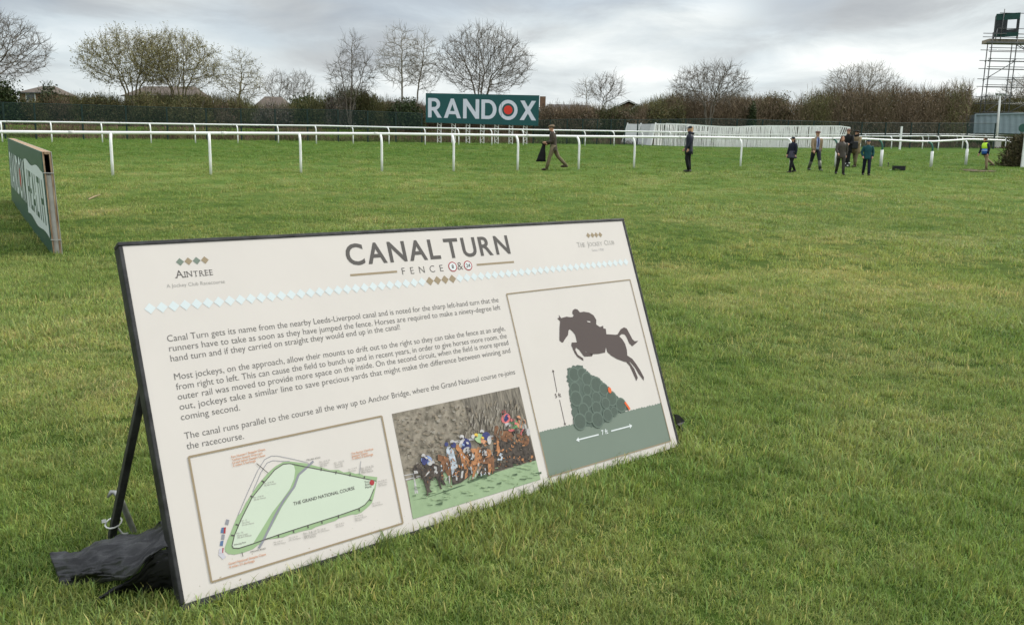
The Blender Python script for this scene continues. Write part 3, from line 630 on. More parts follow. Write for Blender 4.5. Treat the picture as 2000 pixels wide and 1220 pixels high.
# ------------------------------------------------------------------ legs, plastic sheets and peg of the board
def leg_world(top, foot, w=0.024, d=0.03):
    mb = MB(); mb.bar(BINV @ Vector(top), BINV @ Vector(foot), w, d); o = mb.build('leg', M_black, board)
    b = o.modifiers.new('bevel', 'BEVEL'); b.width = 0.002; b.segments = 1
topL = board.matrix_world @ Vector((0.0, BH * 0.60, -0.05))
ftL = at(216, 1046)
leg_world(topL, ftL + Vector((0, 0, -0.02)))
topR = board.matrix_world @ Vector((BW - 0.02, BH * 0.60, -0.05))
leg_world(topR, topR + (ftL - topL) + Vector((0.02, 0.02, 0.0)))
tie = MB(); mid = topL.lerp(ftL, 0.90)
tie.tube([BINV @ (mid + Vector((0.028 * cos(a), 0.028 * sin(a), 0.01 * sin(a)))) for a in [2 * pi * i / 12 for i in range(13)]], 0.003, 6)
tie.box(BINV @ (mid + Vector((-0.03, -0.01, 0.01))), (0.014, 0.012, 0.01))
M_tie = material('white_nylon', (0.62, 0.62, 0.6), 0.4, 0.05)
tie.build('cable_tie', M_tie, board)

M_sheet = material('black_polythene', (0.012, 0.012, 0.014), 0.36, 0.35, 9, (0.032, 0.032, 0.037), spec=0.5, bump=0.3)
Z7 = lambda x, y: (60 + x / 2.653, 740 + y / 2.653)
def sheet(name, rows, label, nrep=6, fold=0.012, seed=1, loc=None):
    """draped sheet from rows of control points (pixel x, pixel y, height above ground)"""
    P = [[Vector(at(*Z7(x, y), h)) for x, y, h in r] for r in rows]
    R, Cn = len(P), len(P[0]); nu, nv = 46, 40; vs = []; fs = []
    def cr(p0, p1, p2, p3, t): return 0.5 * ((2 * p1) + (p2 - p0) * t + (2 * p0 - 5 * p1 + 4 * p2 - p3) * t * t + (3 * p1 - p0 - 3 * p2 + p3) * t ** 3)
    def samp(l, t):
        t *= len(l) - 1; i = min(int(t), len(l) - 2); f = t - i; g = lambda k: l[max(0, min(len(l) - 1, k))]
        return cr(g(i - 1), g(i), g(i + 1), g(i + 2), f)
    for a in range(nv + 1):
        for b in range(nu + 1):
            q = samp([samp(r, b / nu) for r in P], a / nv)
            w = noise.noise(Vector((a * 0.30 + seed + b * 0.03, b * 0.045, 0.3))); w2 = noise.noise(Vector((a * 0.14, b * 0.16 + seed, 4.3)))
            w3 = noise.noise(Vector((a * 0.55 + b * 0.05, b * 0.10 + seed, 8.8))); rg = sin(2 * pi * 5.5 * a / nv + 2.4 * w + 1.2 * b / nu); q = q + Vector((0, 0, fold * (1.2 * w2 + 1.1 * w3 + 0.45 * noise.noise(Vector((a * 0.42 + seed, b * 0.36, 2.7))) + (1 - abs(rg)) * 1.3 * (0.35 + b / nu)))) * min(1, 4 * min(b, nu - b) / nu + 0.3)
            vs.append(q)
    for a in range(nv):
        for b in range(nu): i = a * (nu + 1) + b; fs.append((i, i + 1, i + nu + 2, i + nu + 1))
    mb = MB(); mb.add(vs, fs); c = sum((v for v in vs), Vector()) / len(vs); c.z = ground(c.x, c.y)
    o = mb.build(name, M_sheet, None, c, True)
    so_ = o.modifiers.new('thick', 'SOLIDIFY'); so_.thickness = 0.003
    return tag(o, label, 'plastic sheet')
# rows run from the far edge to the near edge; columns from the board to the tail
sheet('plastic_sheet', [
    [(668, 738, 0.22), (600, 792, 0.15), (470, 820, 0.105), (360, 850, 0.075), (250, 893, 0.045), (160, 905, 0.035), (98, 910, 0.03)],
    [(690, 760, 0.215), (620, 820, 0.165), (500, 850, 0.135), (390, 880, 0.105), (290, 918, 0.08), (190, 940, 0.06), (106, 940, 0.03)],
    [(705, 790, 0.20), (632, 850, 0.17), (520, 905, 0.135), (420, 935, 0.10), (320, 960, 0.075), (220, 982, 0.05), (125, 985, 0.022)],
    [(718, 830, 0.185), (634, 880, 0.165), (535, 950, 0.125), (445, 985, 0.085), (350, 1008, 0.055), (250, 1030, 0.03), (142, 1030, 0.012)],
    [(735, 872, 0.172), (640, 896, 0.158), (575, 985, 0.115), (505, 1032, 0.078), (420, 1045, 0.04), (290, 1050, 0.012), (152, 1068, 0.0)]],
    'grey-black crumpled plastic sheet spread on the grass beside the left end of the board', fold=0.0125)
M_sheet = material('black_polythene_shaded', (0.005, 0.005, 0.006), 0.5, 0.3, 5, (0.011, 0.011, 0.013), spec=0.3, bump=0.2)  # near-black copy of the polythene, shade inside the fold put into its colour
sheet('plastic_sheet', [
    [(742, 884, 0.162), (690, 890, 0.158), (650, 905, 0.15), (610, 945, 0.128), (565, 1010, 0.09), (515, 1045, 0.06), (450, 1075, 0.03), (352, 1140, 0.012)],
    [(752, 1000, 0.085), (712, 1005, 0.083), (668, 1012, 0.078), (625, 1030, 0.066), (580, 1058, 0.048), (525, 1076, 0.034), (455, 1095, 0.018), (346, 1148, 0.006)],
    [(764, 1125, -0.01), (735, 1130, -0.01), (690, 1126, -0.01), (640, 1120, -0.01), (590, 1114, -0.01), (530, 1108, -0.01), (460, 1112, -0.01), (342, 1156, -0.01)]],
    'shade-darkened underside of plastic sheet bunched against the bottom left corner of the board', fold=0.007, seed=9)
ZR = lambda x, y: (1250 + x / 12.2, 800 + y / 12.2)
def scrap():
    base = board.matrix_world @ Vector((BW + 0.02, 0.05, -0.05)); mb = MB()
    pts = [(830, 100, 0), (940, 125, .02), (1080, 275, .05), (980, 350, .03), (1040, 480, .03), (1140, 640, .02), (1060, 640, .03), (940, 380, .0), (880, 330, 0)]
    Y = at(1330, 850).y
    fr = [V(*ZR(x, y), Y + 0.02 + d) for x, y, d in pts]; bk = [p + Vector((0.004, 0.05, -0.015)) for p in fr]
    n = len(fr); mb.poly([fr]); mb.poly([bk])
    mb.add(fr + bk, [(i, (i + 1) % n, n + (i + 1) % n, n + i) for i in range(n)])
    c = fr[7].copy(); c.z = ground(c.x, c.y)
    return tag(mb.build('plastic_sheet', M_sheet, None, c), 'torn scrap of black plastic sheet poking out behind the right end of the board', 'plastic sheet')
scrap()
M_steel = material('galvanised_steel', (0.30, 0.30, 0.29), 0.45, 0.25, 20, metal=0.6)
pg = MB(); pb = at(*Z7(540, 800)); pt = V(*Z7(478, 650), pb.y - 0.02)
pg.tube([pb + Vector((0, 0, -0.05)), pb, pt, pt + (pt - pb) * 0.25], 0.0105, 10)
pk = MB(); hk = V(*Z7(398, 612), pt.y + 0.01); hk2 = V(*Z7(440, 588), pt.y + 0.02)
peg = thing('ground_peg', 'grey steel ground peg in the grass behind the leg of the board', 'peg', pb)
pg.build('shaft', M_steel, peg, pb, True)
pk.tube([hk, hk.lerp(hk2, 0.5) + Vector((0, 0, 0.012)), hk2, pt + (pt - pb) * 0.25], [0.004, 0.009, 0.010, 0.0105], 8); pk.build('hook', M_steel, peg, pb, True)
cv = MB(); a0 = V(*Z7(445, 765), pb.y - 0.03); b0 = at(*Z7(505, 798), 0.01); cv.tube([a0, a0.lerp(b0, 0.5) + Vector((0, 0, -0.015)), b0], 0.004, 6); cv.build('cord', M_tie, peg, pb, True)

# ------------------------------------------------------------------ grass
M_soil = None
grm = bpy.data.materials.new('grass_blade'); grm.use_nodes = True
t, g, ns, rp, mix = turf_nodes(grm)
p = t.nodes['Principled BSDF']; p.inputs['Roughness'].default_value = 0.5; p.inputs['Specular IOR Level'].default_value = 0.25
patch = ns(0.55, 6, 0.65)
c = rp(patch, [(0.28, (0.126, 0.210, 0.041)), (0.44, (0.196, 0.274, 0.064)), (0.60, (0.272, 0.316, 0.096)), (0.76, (0.375, 0.355, 0.155))])
at_ = t.nodes.new('ShaderNodeAttribute'); at_.attribute_name = 'tint'
c = mix(1.0, c, at_.outputs['Color'], 'MULTIPLY')
fine_ = ns(2.6, 5, 0.7, None, (5, 2, 0))
c = mix(0.75, c, rp(fine_, [(0.3, (0.52, 0.64, 0.48)), (0.48, (1, 1, 1)), (0.68, (1.26, 1.16, 1.12))]), 'MULTIPLY')
sp = t.nodes.new('ShaderNodeSeparateXYZ'); t.links.new(g.outputs['Position'], sp.inputs[0])
fy = t.nodes.new('ShaderNodeMapRange'); fy.inputs[1].default_value = 26; fy.inputs[2].default_value = 40
t.links.new(sp.outputs[1], fy.inputs[0]); c = mix(fy.outputs[0], c, mix(1.0, c, (0.62, 0.78, 0.56), 'MULTIPLY'))
c = backlit_patch(t, g, mix, c)
t.links.new(c, p.inputs['Base Color'])
tr = t.nodes.new('ShaderNodeBsdfTranslucent'); t.links.new(c, tr.inputs[0]); ms = t.nodes.new('ShaderNodeMixShader'); ms.inputs[0].default_value = 0.35
t.links.new(p.outputs[0], ms.inputs[1]); t.links.new(tr.outputs[0], ms.inputs[2]); t.links.new(ms.outputs[0], t.nodes['Material Output'].inputs[0])

def clump(seed, n, rad, hmin, hmax, lean, wid, comb=0.0, straw=0.055):
    r = np.random.default_rng(seed); vs = []; fs = []; tn = []; S = 3
    for i in range(n):
        a = r.uniform(0, 2 * pi); q = rad * sqrt(r.uniform()); bx, by = q * cos(a), q * sin(a)
        h = r.uniform(hmin, hmax) * (1.0 if r.uniform() > 0.12 else 1.5); da = r.normal(0, 0.7) if r.uniform() < comb else r.uniform(0, 2 * pi); ln = abs(r.normal(lean, 0.35)); w = wid * r.uniform(0.6, 1.3)
        dx, dy = cos(da), sin(da); sx, sy = -dy * w / 2, dx * w / 2; o = len(vs)
        st = r.uniform() < straw; br = r.uniform(0.5, 1.6)
        col = (br * 1.9, br * 1.35, br * 1.9) if st else (br * r.uniform(0.85, 1.2), br, br * r.uniform(0.7, 1.25))
        x, y, z, th = bx, by, -0.01, 0.25 * ln
        for k in range(S + 1):
            f = 1 - (k / S) ** 1.6
            if k == S: vs.append((x, y, z)); tn.append(col)
            else:
                vs += [(x - sx * f, y - sy * f, z), (x + sx * f, y + sy * f, z)]; sh = 0.75 + 0.25 * k / S
                tn += [tuple(cc for cc in col)] * 2
            x += dx * sin(th) * h / S; y += dy * sin(th) * h / S; z += max(-0.002, cos(th) * h / S); th += ln * 0.55
        for k in range(S - 1): fs.append((o + 2 * k, o + 2 * k + 1, o + 2 * k + 3, o + 2 * k + 2))
        fs.append((o + 2 * S - 2, o + 2 * S - 1, o + 2 * S, o + 2 * S))
    tri = []
    for f in fs:
        tri.append(f[:3])
        if f[3] != f[2]: tri.append((f[0], f[2], f[3]))
    me = bpy.data.meshes.new('clump'); me.from_pydata(vs, [], tri); me.materials.append(grm)
    at2 = me.attributes.new('tint', 'FLOAT_COLOR', 'POINT'); c4 = np.ones((len(vs), 4), np.float32); c4[:, :3] = tn; at2.data.foreach_set('color', c4.ravel())
    me.update(); return bpy.data.objects.new('clump', me)

def scatter(name, pts, rots, scl, idx, clumps, label):
    cl = bpy.data.collections.new(name + '_clumps')
    for i, c in enumerate(clumps): c.name = f'{name}_clump_{i:02d}'; cl.objects.link(c)
    me = bpy.data.meshes.new(name); me.vertices.add(len(pts)); me.vertices.foreach_set('co', np.asarray(pts, np.float32).ravel())
    for nm, ty, dat, fld in (('rot', 'FLOAT_VECTOR', rots, 'vector'), ('scl', 'FLOAT', scl, 'value'), ('idx', 'INT', idx, 'value')):
        a = me.attributes.new(nm, ty, 'POINT'); a.data.foreach_set(fld, np.ascontiguousarray(dat, np.int32 if ty == 'INT' else np.float32).ravel())
    o = bpy.data.objects.new(name, me); COL.objects.link(o)
    ng = bpy.data.node_groups.new(name + '_nodes', 'GeometryNodeTree')
    ng.interface.new_socket('Geometry', in_out='INPUT', socket_type='NodeSocketGeometry'); ng.interface.new_socket('Geometry', in_out='OUTPUT', socket_type='NodeSocketGeometry')
    gi = ng.nodes.new('NodeGroupInput'); goo = ng.nodes.new('NodeGroupOutput'); ip = ng.nodes.new('GeometryNodeInstanceOnPoints')
    ci = ng.nodes.new('GeometryNodeCollectionInfo'); ci.inputs['Collection'].default_value = cl; ci.inputs['Separate Children'].default_value = True; ci.inputs['Reset Children'].default_value = True
    def na(nm, ty):
        n = ng.nodes.new('GeometryNodeInputNamedAttribute'); n.data_type = ty; n.inputs['Name'].default_value = nm; return n.outputs[0]
    lk = ng.links.new
    lk(gi.outputs[0], ip.inputs['Points']); lk(ci.outputs[0], ip.inputs['Instance']); ip.inputs['Pick Instance'].default_value = True
    lk(na('idx', 'INT'), ip.inputs['Instance Index']); lk(na('scl', 'FLOAT'), ip.inputs['Scale'])
    er = ng.nodes.new('FunctionNodeEulerToRotation'); lk(na('rot', 'FLOAT_VECTOR'), er.inputs[0]); lk(er.outputs[0], ip.inputs['Rotation'])
    lk(ip.outputs[0], goo.inputs[0])
    md = o.modifiers.new('scatter', 'NODES'); md.node_group = ng
    return tag(o, label, None, None, 'stuff')

bagfoot = [tuple(at(*Z7(x, y)).xy) for x, y in ((640, 850), (480, 890), (280, 930), (130, 950), (150, 1040), (250, 1050), (390, 1045), (380, 1105), (470, 1105), (600, 1110), (750, 1100))]
bA = BO.xy.copy(); bB = (BO + ex * BW).xy.copy(); bdir = (bB - bA).normalized(); bnrm = Vector((bdir.y, -bdir.x))
def grass_points():
    P = []; R = []; S = []; I = []
    bands = ((1.0, 3.7, 420, 0.95), (1.0, 5.5, 560, 1.0), (5.5, 10, 230, 1.2), (10, 18, 55, 1.5), (18, 30, 20, 1.9), (30, 46, 8, 2.3), (46, 63, 4.5, 2.5))
    for y0, y1, dens, sc in bands:
        w0 = y0 * 0.66 + 3.2; w1 = y1 * 0.66 + 3.2; n = int((w0 + w1) * (y1 - y0) * dens)
        X = rng.uniform(-w1, w1, n); Y = rng.uniform(y0, y1, n)
        for x, y in zip(X, Y):
            x = float(x); y = float(y)
            if abs(x) > y * 0.66 + 3.2: continue
            if y < 4.2 and x < 0 and inside(bagfoot, x, y): continue
            q = noise.noise(Vector((x * 0.9, y * 0.9, 7.7))); q2 = noise.noise(Vector((x * 0.28, y * 0.28, 1.7)))
            s = sc * (0.90 + 0.48 * q + 0.26 * q2) * random.uniform(0.8, 1.2)
            d = (Vector((x, y)) - bA); al = d.dot(bdir); pr = d.dot(bnrm)
            if 0 <= al <= BW and -0.055 < pr < 0.012: continue
            if -0.1 < al < BW + 0.1 and abs(pr) < 0.28: s *= 1.38
            P.append((x, y, ground(x, y) - 0.004)); S.append(max(0.75 * sc, s))
            R.append((random.gauss(0, 0.08), random.gauss(0, 0.08), random.uniform(0, 2 * pi) if random.random() < 0.6 else 1.2 * q2 * pi + random.gauss(0, 0.4)))
            flat = q2 + 0.4 * q > 0.12
            I.append(random.choice((4, 5, 6, 7)) if flat and random.random() < 0.7 else random.choice((0, 1, 2, 3, 8)))
    return P, R, S, I
clumps = [clump(i, 64, 0.085, 0.022, 0.052, 0.85, 0.0046) for i in range(4)] + [clump(10 + i, 80, 0.10, 0.03, 0.062, 1.0, 0.0046, 0.6, 0.13) for i in range(4)] + [clump(20, 50, 0.06, 0.04, 0.075, 0.65, 0.0048)]
scatter('turf_grass', *grass_points(), clumps, 'short mown green grass with yellowed patches')

# ------------------------------------------------------------------ small advertising board on the left
M_dgreen = material('dark_green_print', srgb(40, 78, 70), 0.4, 0.06, 3)
M_lwhite = material('white_print', srgb(214, 224, 222), 0.45, 0.03, 3)
M_redp = material('red_print', srgb(200, 62, 52), 0.45, 0.05)
M_ply = material('weathered_timber', (0.24, 0.11, 0.05), 0.75, 0.5, 9, (0.52, 0.38, 0.25), stretch=(6, 6, 0.6))
M_strip = material('pale_grey_board', (0.42, 0.41, 0.38), 0.6, 0.15, 8)
def letters():
    """bold upright capitals as outlines in a unit-high box: loops and advance width"""
    arc = lambda cx, cy, rx, ry, a0, a1, n: [(cx + rx * cos(radians(a0 + (a1 - a0) * i / n)), cy + ry * sin(radians(a0 + (a1 - a0) * i / n))) for i in range(n + 1)]
    D = {}
    D['R'] = ([[(0, 0), (0.19, 0), (0.19, 0.36), (0.27, 0.36), (0.50, 0), (0.73, 0), (0.46, 0.40)] + arc(0.36, 0.70, 0.28, 0.30, -62, 90, 12) + [(0, 1)], [(0.19, 0.84), (0.30, 0.84)] + arc(0.32, 0.69, 0.14, 0.15, 80, -80, 8) + [(0.19, 0.54)]], 0.72)
    D['A'] = ([[(0, 0), (0.20, 0), (0.275, 0.20), (0.625, 0.20), (0.70, 0), (0.90, 0), (0.53, 1), (0.37, 1)], [(0.33, 0.36), (0.57, 0.36), (0.45, 0.72)]], 0.90)
    D['N'] = ([[(0, 0), (0.19, 0), (0.19, 0.66), (0.66, 0), (0.85, 0), (0.85, 1), (0.66, 1), (0.66, 0.34), (0.19, 1), (0, 1)]], 0.85)
    D['D'] = ([[(0, 0), (0.34, 0)] + arc(0.36, 0.5, 0.44, 0.5, -88, 88, 18) + [(0, 1)], [(0.19, 0.83)] + arc(0.36, 0.5, 0.25, 0.33, 88, -88, 14) + [(0.19, 0.17)]], 0.80)
    D['O'] = ([arc(0.5, 0.5, 0.5, 0.52, 0, 345, 23), arc(0.5, 0.5, 0.325, 0.34, 0, 345, 23)], 1.0)
    D['X'] = ([[(0, 0), (0.23, 0), (0.43, 0.34), (0.63, 0), (0.87, 0), (0.55, 0.51), (0.85, 1), (0.62, 1), (0.43, 0.68), (0.25, 1), (0.02, 1), (0.31, 0.51)]], 0.87)
    D['H'] = ([[(0, 0), (0.15, 0), (0.15, 0.43), (0.55, 0.43), (0.55, 0), (0.70, 0), (0.70, 1), (0.55, 1), (0.55, 0.57), (0.15, 0.57), (0.15, 1), (0, 1)]], 0.70)
    D['E'] = ([[(0, 0), (0.52, 0), (0.52, 0.14), (0.15, 0.14), (0.15, 0.44), (0.46, 0.44), (0.46, 0.57), (0.15, 0.57), (0.15, 0.86), (0.51, 0.86), (0.51, 1), (0, 1)]], 0.52)
    D['L'] = ([[(0, 0), (0.50, 0), (0.50, 0.14), (0.15, 0.14), (0.15, 1), (0, 1)]], 0.50)
    D['T'] = ([[(0.24, 0), (0.39, 0), (0.39, 0.86), (0.63, 0.86), (0.63, 1), (0, 1), (0, 0.86), (0.24, 0.86)]], 0.63)
    return D
GLY = letters()
def put_bold(mb, s, o, dx, dy, h, gap, mi, zoff):
    """bold word from point o along unit vectors dx, dy"""
    x = 0
    for ch in s:
        lp, w = GLY[ch]
        mb.poly([[o + dx * (x + px * h) + dy * (py * h) + zoff for px, py in l] for l in lp], mi)
        if ch == 'O':
            c = o + dx * (x + 0.5 * h) + dy * (0.5 * h) + zoff
            mb.add([c + dx * (0.23 * h * cos(2 * pi * i / 24)) + dy * (0.23 * h * sin(2 * pi * i / 24)) for i in range(24)], [tuple(range(24))], mi + 1)
        x += (w + gap) * h
    return x - gap * h
nb = at(102, 497); nb2 = at(123, 497); 
Yn = nb.y
ntop = V(79.5, 296.5, Yn + 0.02); ntop2 = V(99, 296.5, Yn + 0.02)
fb = at(23, 392); ftp = V(14.5, 270, fb.y + 0.02)
hb = board2 = thing('advertising_board', 'small dark green racecourse advertising board leaning at the left edge, white lettering, timber end showing', 'advertising board', nb)
A_, B_, C_, D_ = nb + Vector((0, 0, -0.02)), fb + Vector((0, 0, -0.02)), ftp, ntop      # near bottom, far bottom, far top, near top
wv = (nb2 - nb); wv.z = 0                                                                # across the thickness
nrm = (B_ - A_).cross(D_ - A_).normalized()
if nrm.dot(CAM - A_) < 0: nrm = -nrm
thick = wv.length
def quadslab(a, b, c, d, off, th):
    mb = MB(); q = [a + off, b + off, c + off, d + off]; r = [v + th for v in q]
    mb.add(q + r, [(0, 1, 2, 3), (7, 6, 5, 4), (0, 4, 5, 1), (1, 5, 6, 2), (2, 6, 7, 3), (3, 7, 4, 0)]); return mb
quadslab(A_, B_, C_, D_, Vector((0, 0, 0)), -nrm * 0.012).build('face_panel', M_dgreen, hb, nb)
bw = thick * 0.98
# the rear panel and the timber spacers of the hollow edge
quadslab(A_, B_, C_, D_, wv * 0.93, wv * 0.06).build('back_panel', M_strip, hb, nb)
ln = (B_ - A_).normalized(); upv = (D_ - A_).normalized(); hgt = (D_ - A_).length
for f0, f1 in ((0.10, 0.26), (0.74, 0.90)):
    mb = quadslab(A_ + ln * 0.004, A_ + ln * 0.07, D_ + (ln * 0.07), D_ + ln * 0.004, wv * f0, wv * (f1 - f0)); mb.build('timber_edge', M_ply, hb, nb)
mb = quadslab(A_ + ln * 0.03, A_ + ln * 0.05, A_ + ln * 0.05 + upv * hgt * 0.78, A_ + ln * 0.03 + upv * hgt * 0.78, wv * 0.27, wv * 0.46); mb.build('spacer', M_strip, hb, nb)
mb = quadslab(D_ + ln * 0.012, C_ - ln * 0.02, C_ - ln * 0.02 - upv * 0.03, D_ + ln * 0.012 - upv * 0.03, wv * 0.1, wv * 0.8); mb.build('timber_top', M_ply, hb, nb)
for k in (0.16, 0.80):
    c0 = A_ + upv * hgt * k - ln * 0.006; mb = MB(); mb.bar(c0 + wv * 0.02, c0 + wv * 0.98, 0.008, 0.012, up=tuple(upv)); mb.build('strap', M_strip, hb, nb)
# printed lettering, laid out on the face from its far end
Lf = (A_ - B_).length; dxv = (A_ - B_).normalized(); Hf0 = (C_ - B_).length; Hf1 = (D_ - A_).length
lt = MB()
def facept(u, v, z=0.003):
    lo = B_.lerp(A_, u); hi = C_.lerp(D_, u); return lo.lerp(hi, v) + nrm * z
def warp_word(s, u0, u1, v0, v1, mi, z):
    tot = sum(GLY[c][1] for c in s) + 0.14 * (len(s) - 1); x = 0
    for ch in s:
        lp, w = GLY[ch]; fx = lambda px: u0 + (u1 - u0) * (x + px) / tot
        lt.poly([[facept(fx(px), v0 + (v1 - v0) * py, z) for px, py in l] for l in lp], mi)
        if ch == 'O': lt.add([facept(fx(0.5 + 0.23 * cos(2 * pi * i / 20)), v0 + (v1 - v0) * (0.5 + 0.24 * sin(2 * pi * i / 20)), z) for i in range(20)], [tuple(range(20))], 2)
        x += w + 0.14
warp_word('RANDOX', 0.04, 0.55, 0.27, 0.80, 0, 0.003)
ol = [(0.575 + 0.425 * i / 12, 0.82 + 0.02 * sin(i * 0.9)) for i in range(13)] + [(1.0 - 0.425 * i / 12, 0.17 + 0.02 * sin(i * 0.8)) for i in range(13)]
lt.poly([[facept(min(u, 0.998), v, 0.003) for u, v in ol]], 0)
warp_word('HEALTH', 0.63, 0.965, 0.27, 0.72, 1, 0.006)
lt.build('lettering', [M_lwhite, M_dgreen, M_redp], hb, nb)

# a fallen stick on the grass
st = MB(); s0 = at(173, 391); s1 = at(196, 383); st.tube([s0 + Vector((0, 0, .02)), s0.lerp(s1, .5) + Vector((0, 0, .035)), s1 + Vector((0, 0, .03))], [0.012, 0.014, 0.008], 6)
M_bark0 = material('dry_stick', (0.30, 0.22, 0.14), 0.8, 0.3, 20)
tag(st.build('fallen_stick', M_bark0, None, s0), 'pale fallen stick lying on the grass right of the small green board', 'stick')

# ------------------------------------------------------------------ running rails
M_pvc = material('white_rail_plastic', (0.80, 0.80, 0.79), 0.35, 0.05, 1.5, spec=0.5)
M_pvc2 = material('dirty_white_plastic', (0.66, 0.66, 0.64), 0.45, 0.15, 3, spec=0.4)
M_rgreen = material('green_post_sleeve', srgb(42, 92, 78), 0.5, 0.08)
def curve_y(tab, x):
    for (x0, y0), (x1, y1) in zip(tab, tab[1:]):
        if x <= x1: return y0 + (y1 - y0) * (x - x0) / (x1 - x0)
    (x0, y0), (x1, y1) = tab[-2:]; return y0 + (y1 - y0) * (x - x0) / (x1 - x0)
def rail_thing(label, posts, tab, xa, xb, rr, pr, off, green=(), sleeves=(), swan=True):
    """posts: base pixels; tab: pixel course of the rail; off: overhang of the rail behind its posts"""
    bases = [at(x, y) for x, y in posts]
    def depth(px):
        pp = [p_[0] for p_ in posts]; dd = [b.y for b in bases]
        i = max(0, min(len(pp) - 2, sum(1 for q in pp if q <= px) - 1))
        return 1 / (1 / dd[i] + (1 / dd[i + 1] - 1 / dd[i]) * (px - pp[i]) / (pp[i + 1] - pp[i]))
    pts = []
    x = xa
    while x <= xb + 0.1:
        pts.append(V(x, curve_y(tab, x), depth(x) + off)); x += max(6, (xb - xa) / 70)
    mid = bases[len(bases) // 2]; r = thing('running_rail', label, 'running rail', mid, 'white running rails of the course')
    mb = MB(); mb.tube(pts, rr, 12); mb.build('rail', M_pvc, r, mid, True)
    for i in range(5, len(pts) - 2, 9):
        mb = MB(); mb.tube([pts[i], pts[i] + (pts[i + 1] - pts[i]).normalized() * 0.16], rr * 1.12, 12); mb.build('coupling', M_pvc2, r, mid, True)
    for (px, py), b in zip(posts, bases):
        jx = min(range(len(pts)), key=lambda i: (pts[i].xy - b.xy).length)
        d = (pts[min(jx + 1, len(pts) - 1)] - pts[max(jx - 1, 0)]); d.z = 0; d.normalize()
        nr = Vector((-d.y, d.x, 0)); 
        # the rail point square behind the post
        tgt = V(px - (4 if swan else 2), curve_y(tab, px - 4), depth(px) + off); h = tgt.z - b.z
        low = b + Vector((0, 0, -0.05)); kn = b + Vector((0, 0, h * 0.70)) + (b - tgt).normalized() * 0.02 * 0
        seq = [low, b + Vector((0, 0, h * 0.35)), kn]
        for i in range(1, 6):
            a = i / 5 * pi / 2; seq.append(Vector((kn.x + (tgt.x - kn.x) * (1 - cos(a)), kn.y + (tgt.y - kn.y) * (1 - cos(a)), kn.z + (h * 0.30 - rr * 0.6) * sin(a))))
        mb = MB(); mb.tube(seq, pr, 10)
        if px in green:
            o = mb.build('post', M_rgreen, r, mid, True); sl = MB(); sl.tube([low, b + Vector((0, 0, h * 0.62))], pr * 1.55, 12); s_ = sl.build('sleeve', M_pvc2, o, mid, True)
        elif px in sleeves:
            o = mb.build('post', M_pvc, r, mid, True); sl = MB(); sl.tube([low, b + Vector((0, 0, h * 0.62))], pr * 1.55, 12); s_ = sl.build('sleeve', M_pvc2, o, mid, True)
        else: mb.build('post', M_pvc, r, mid, True)
    return r
TAB1 = [(-340, 253.5), (-60, 257), (0, 257.7), (220, 259.5), (500, 260.7), (750, 261.4), (1000, 264.8), (1125, 266.6), (1250, 267.5), (1375, 268.4), (1500, 270.6), (1650, 271), (1690, 271.5), (1750, 274.5), (1810, 277), (1850, 275), (1890, 272.3), (1940, 273.5), (1987, 275.8)]
NEARP = [(-265, 353.5), (-5, 348), (220.5, 344), (412, 342), (588, 338.5), (746, 335.5), (886, 335), (1011, 333), (1130, 331), (1238, 329), (1344, 328), (1446, 327), (1543, 327), (1632, 326), (1720, 326), (1818, 326), (1886, 322), (1973, 322)]
rail_thing('white running rail nearest the camera, curved tops, some dark green posts at its right end', NEARP, TAB1, -330, 1988, 0.047, 0.043, 0.22, green=(1632, 1720, 1818), sleeves=(1886,))
TAB2 = [(-340, 231), (-40, 237), (0, 237.6), (125, 239), (250, 241), (500, 244.5), (625, 245.8), (750, 248.5), (1000, 253), (1125, 255), (1250, 257), (1382, 258.6)]
FARP = [(-290, 276), (-190, 276.8), (-92, 277.4), (5, 278), (102, 278.5), (200.5, 279), (295.5, 279.6), (382, 279.8), (465, 280), (544, 280.3), (618, 280.5), (690, 281), (760, 282), (830.5, 283), (896, 284), (960.5, 284.3), (1022, 284.5), (1083, 284.6), (1142.5, 284.6), (1199, 285), (1254.5, 285.5), (1310, 286), (1365, 286)]
rail_thing('white running rail on the far side of the course below the dark green mesh fence', FARP, TAB2, -330, 1382, 0.052, 0.040, 0.20)
TAB3 = [(1672, 266.3), (1760, 266.3), (1850, 265.5), (1990, 269.5)]
rail_thing('middle of the white rails at the right, between the marshal and the brown thicket', [(1680, 288), (1740.5, 290.5), (1801, 291), (1832, 294), (1879, 291.5), (1963, 289)], TAB3, 1672, 1992, 0.050, 0.042, 0.15, swan=False)
TAB4 = [(1672, 262), (1750, 262), (1850, 262.3), (1995, 264.6)]
rail_thing('rearmost white rail at the right, in front of the grey container', [(1690, 284), (1757, 285), (1812, 285.5), (1868, 286), (1925, 286), (1985, 286)], TAB4, 1672, 1996, 0.050, 0.038, 0.15, swan=False)
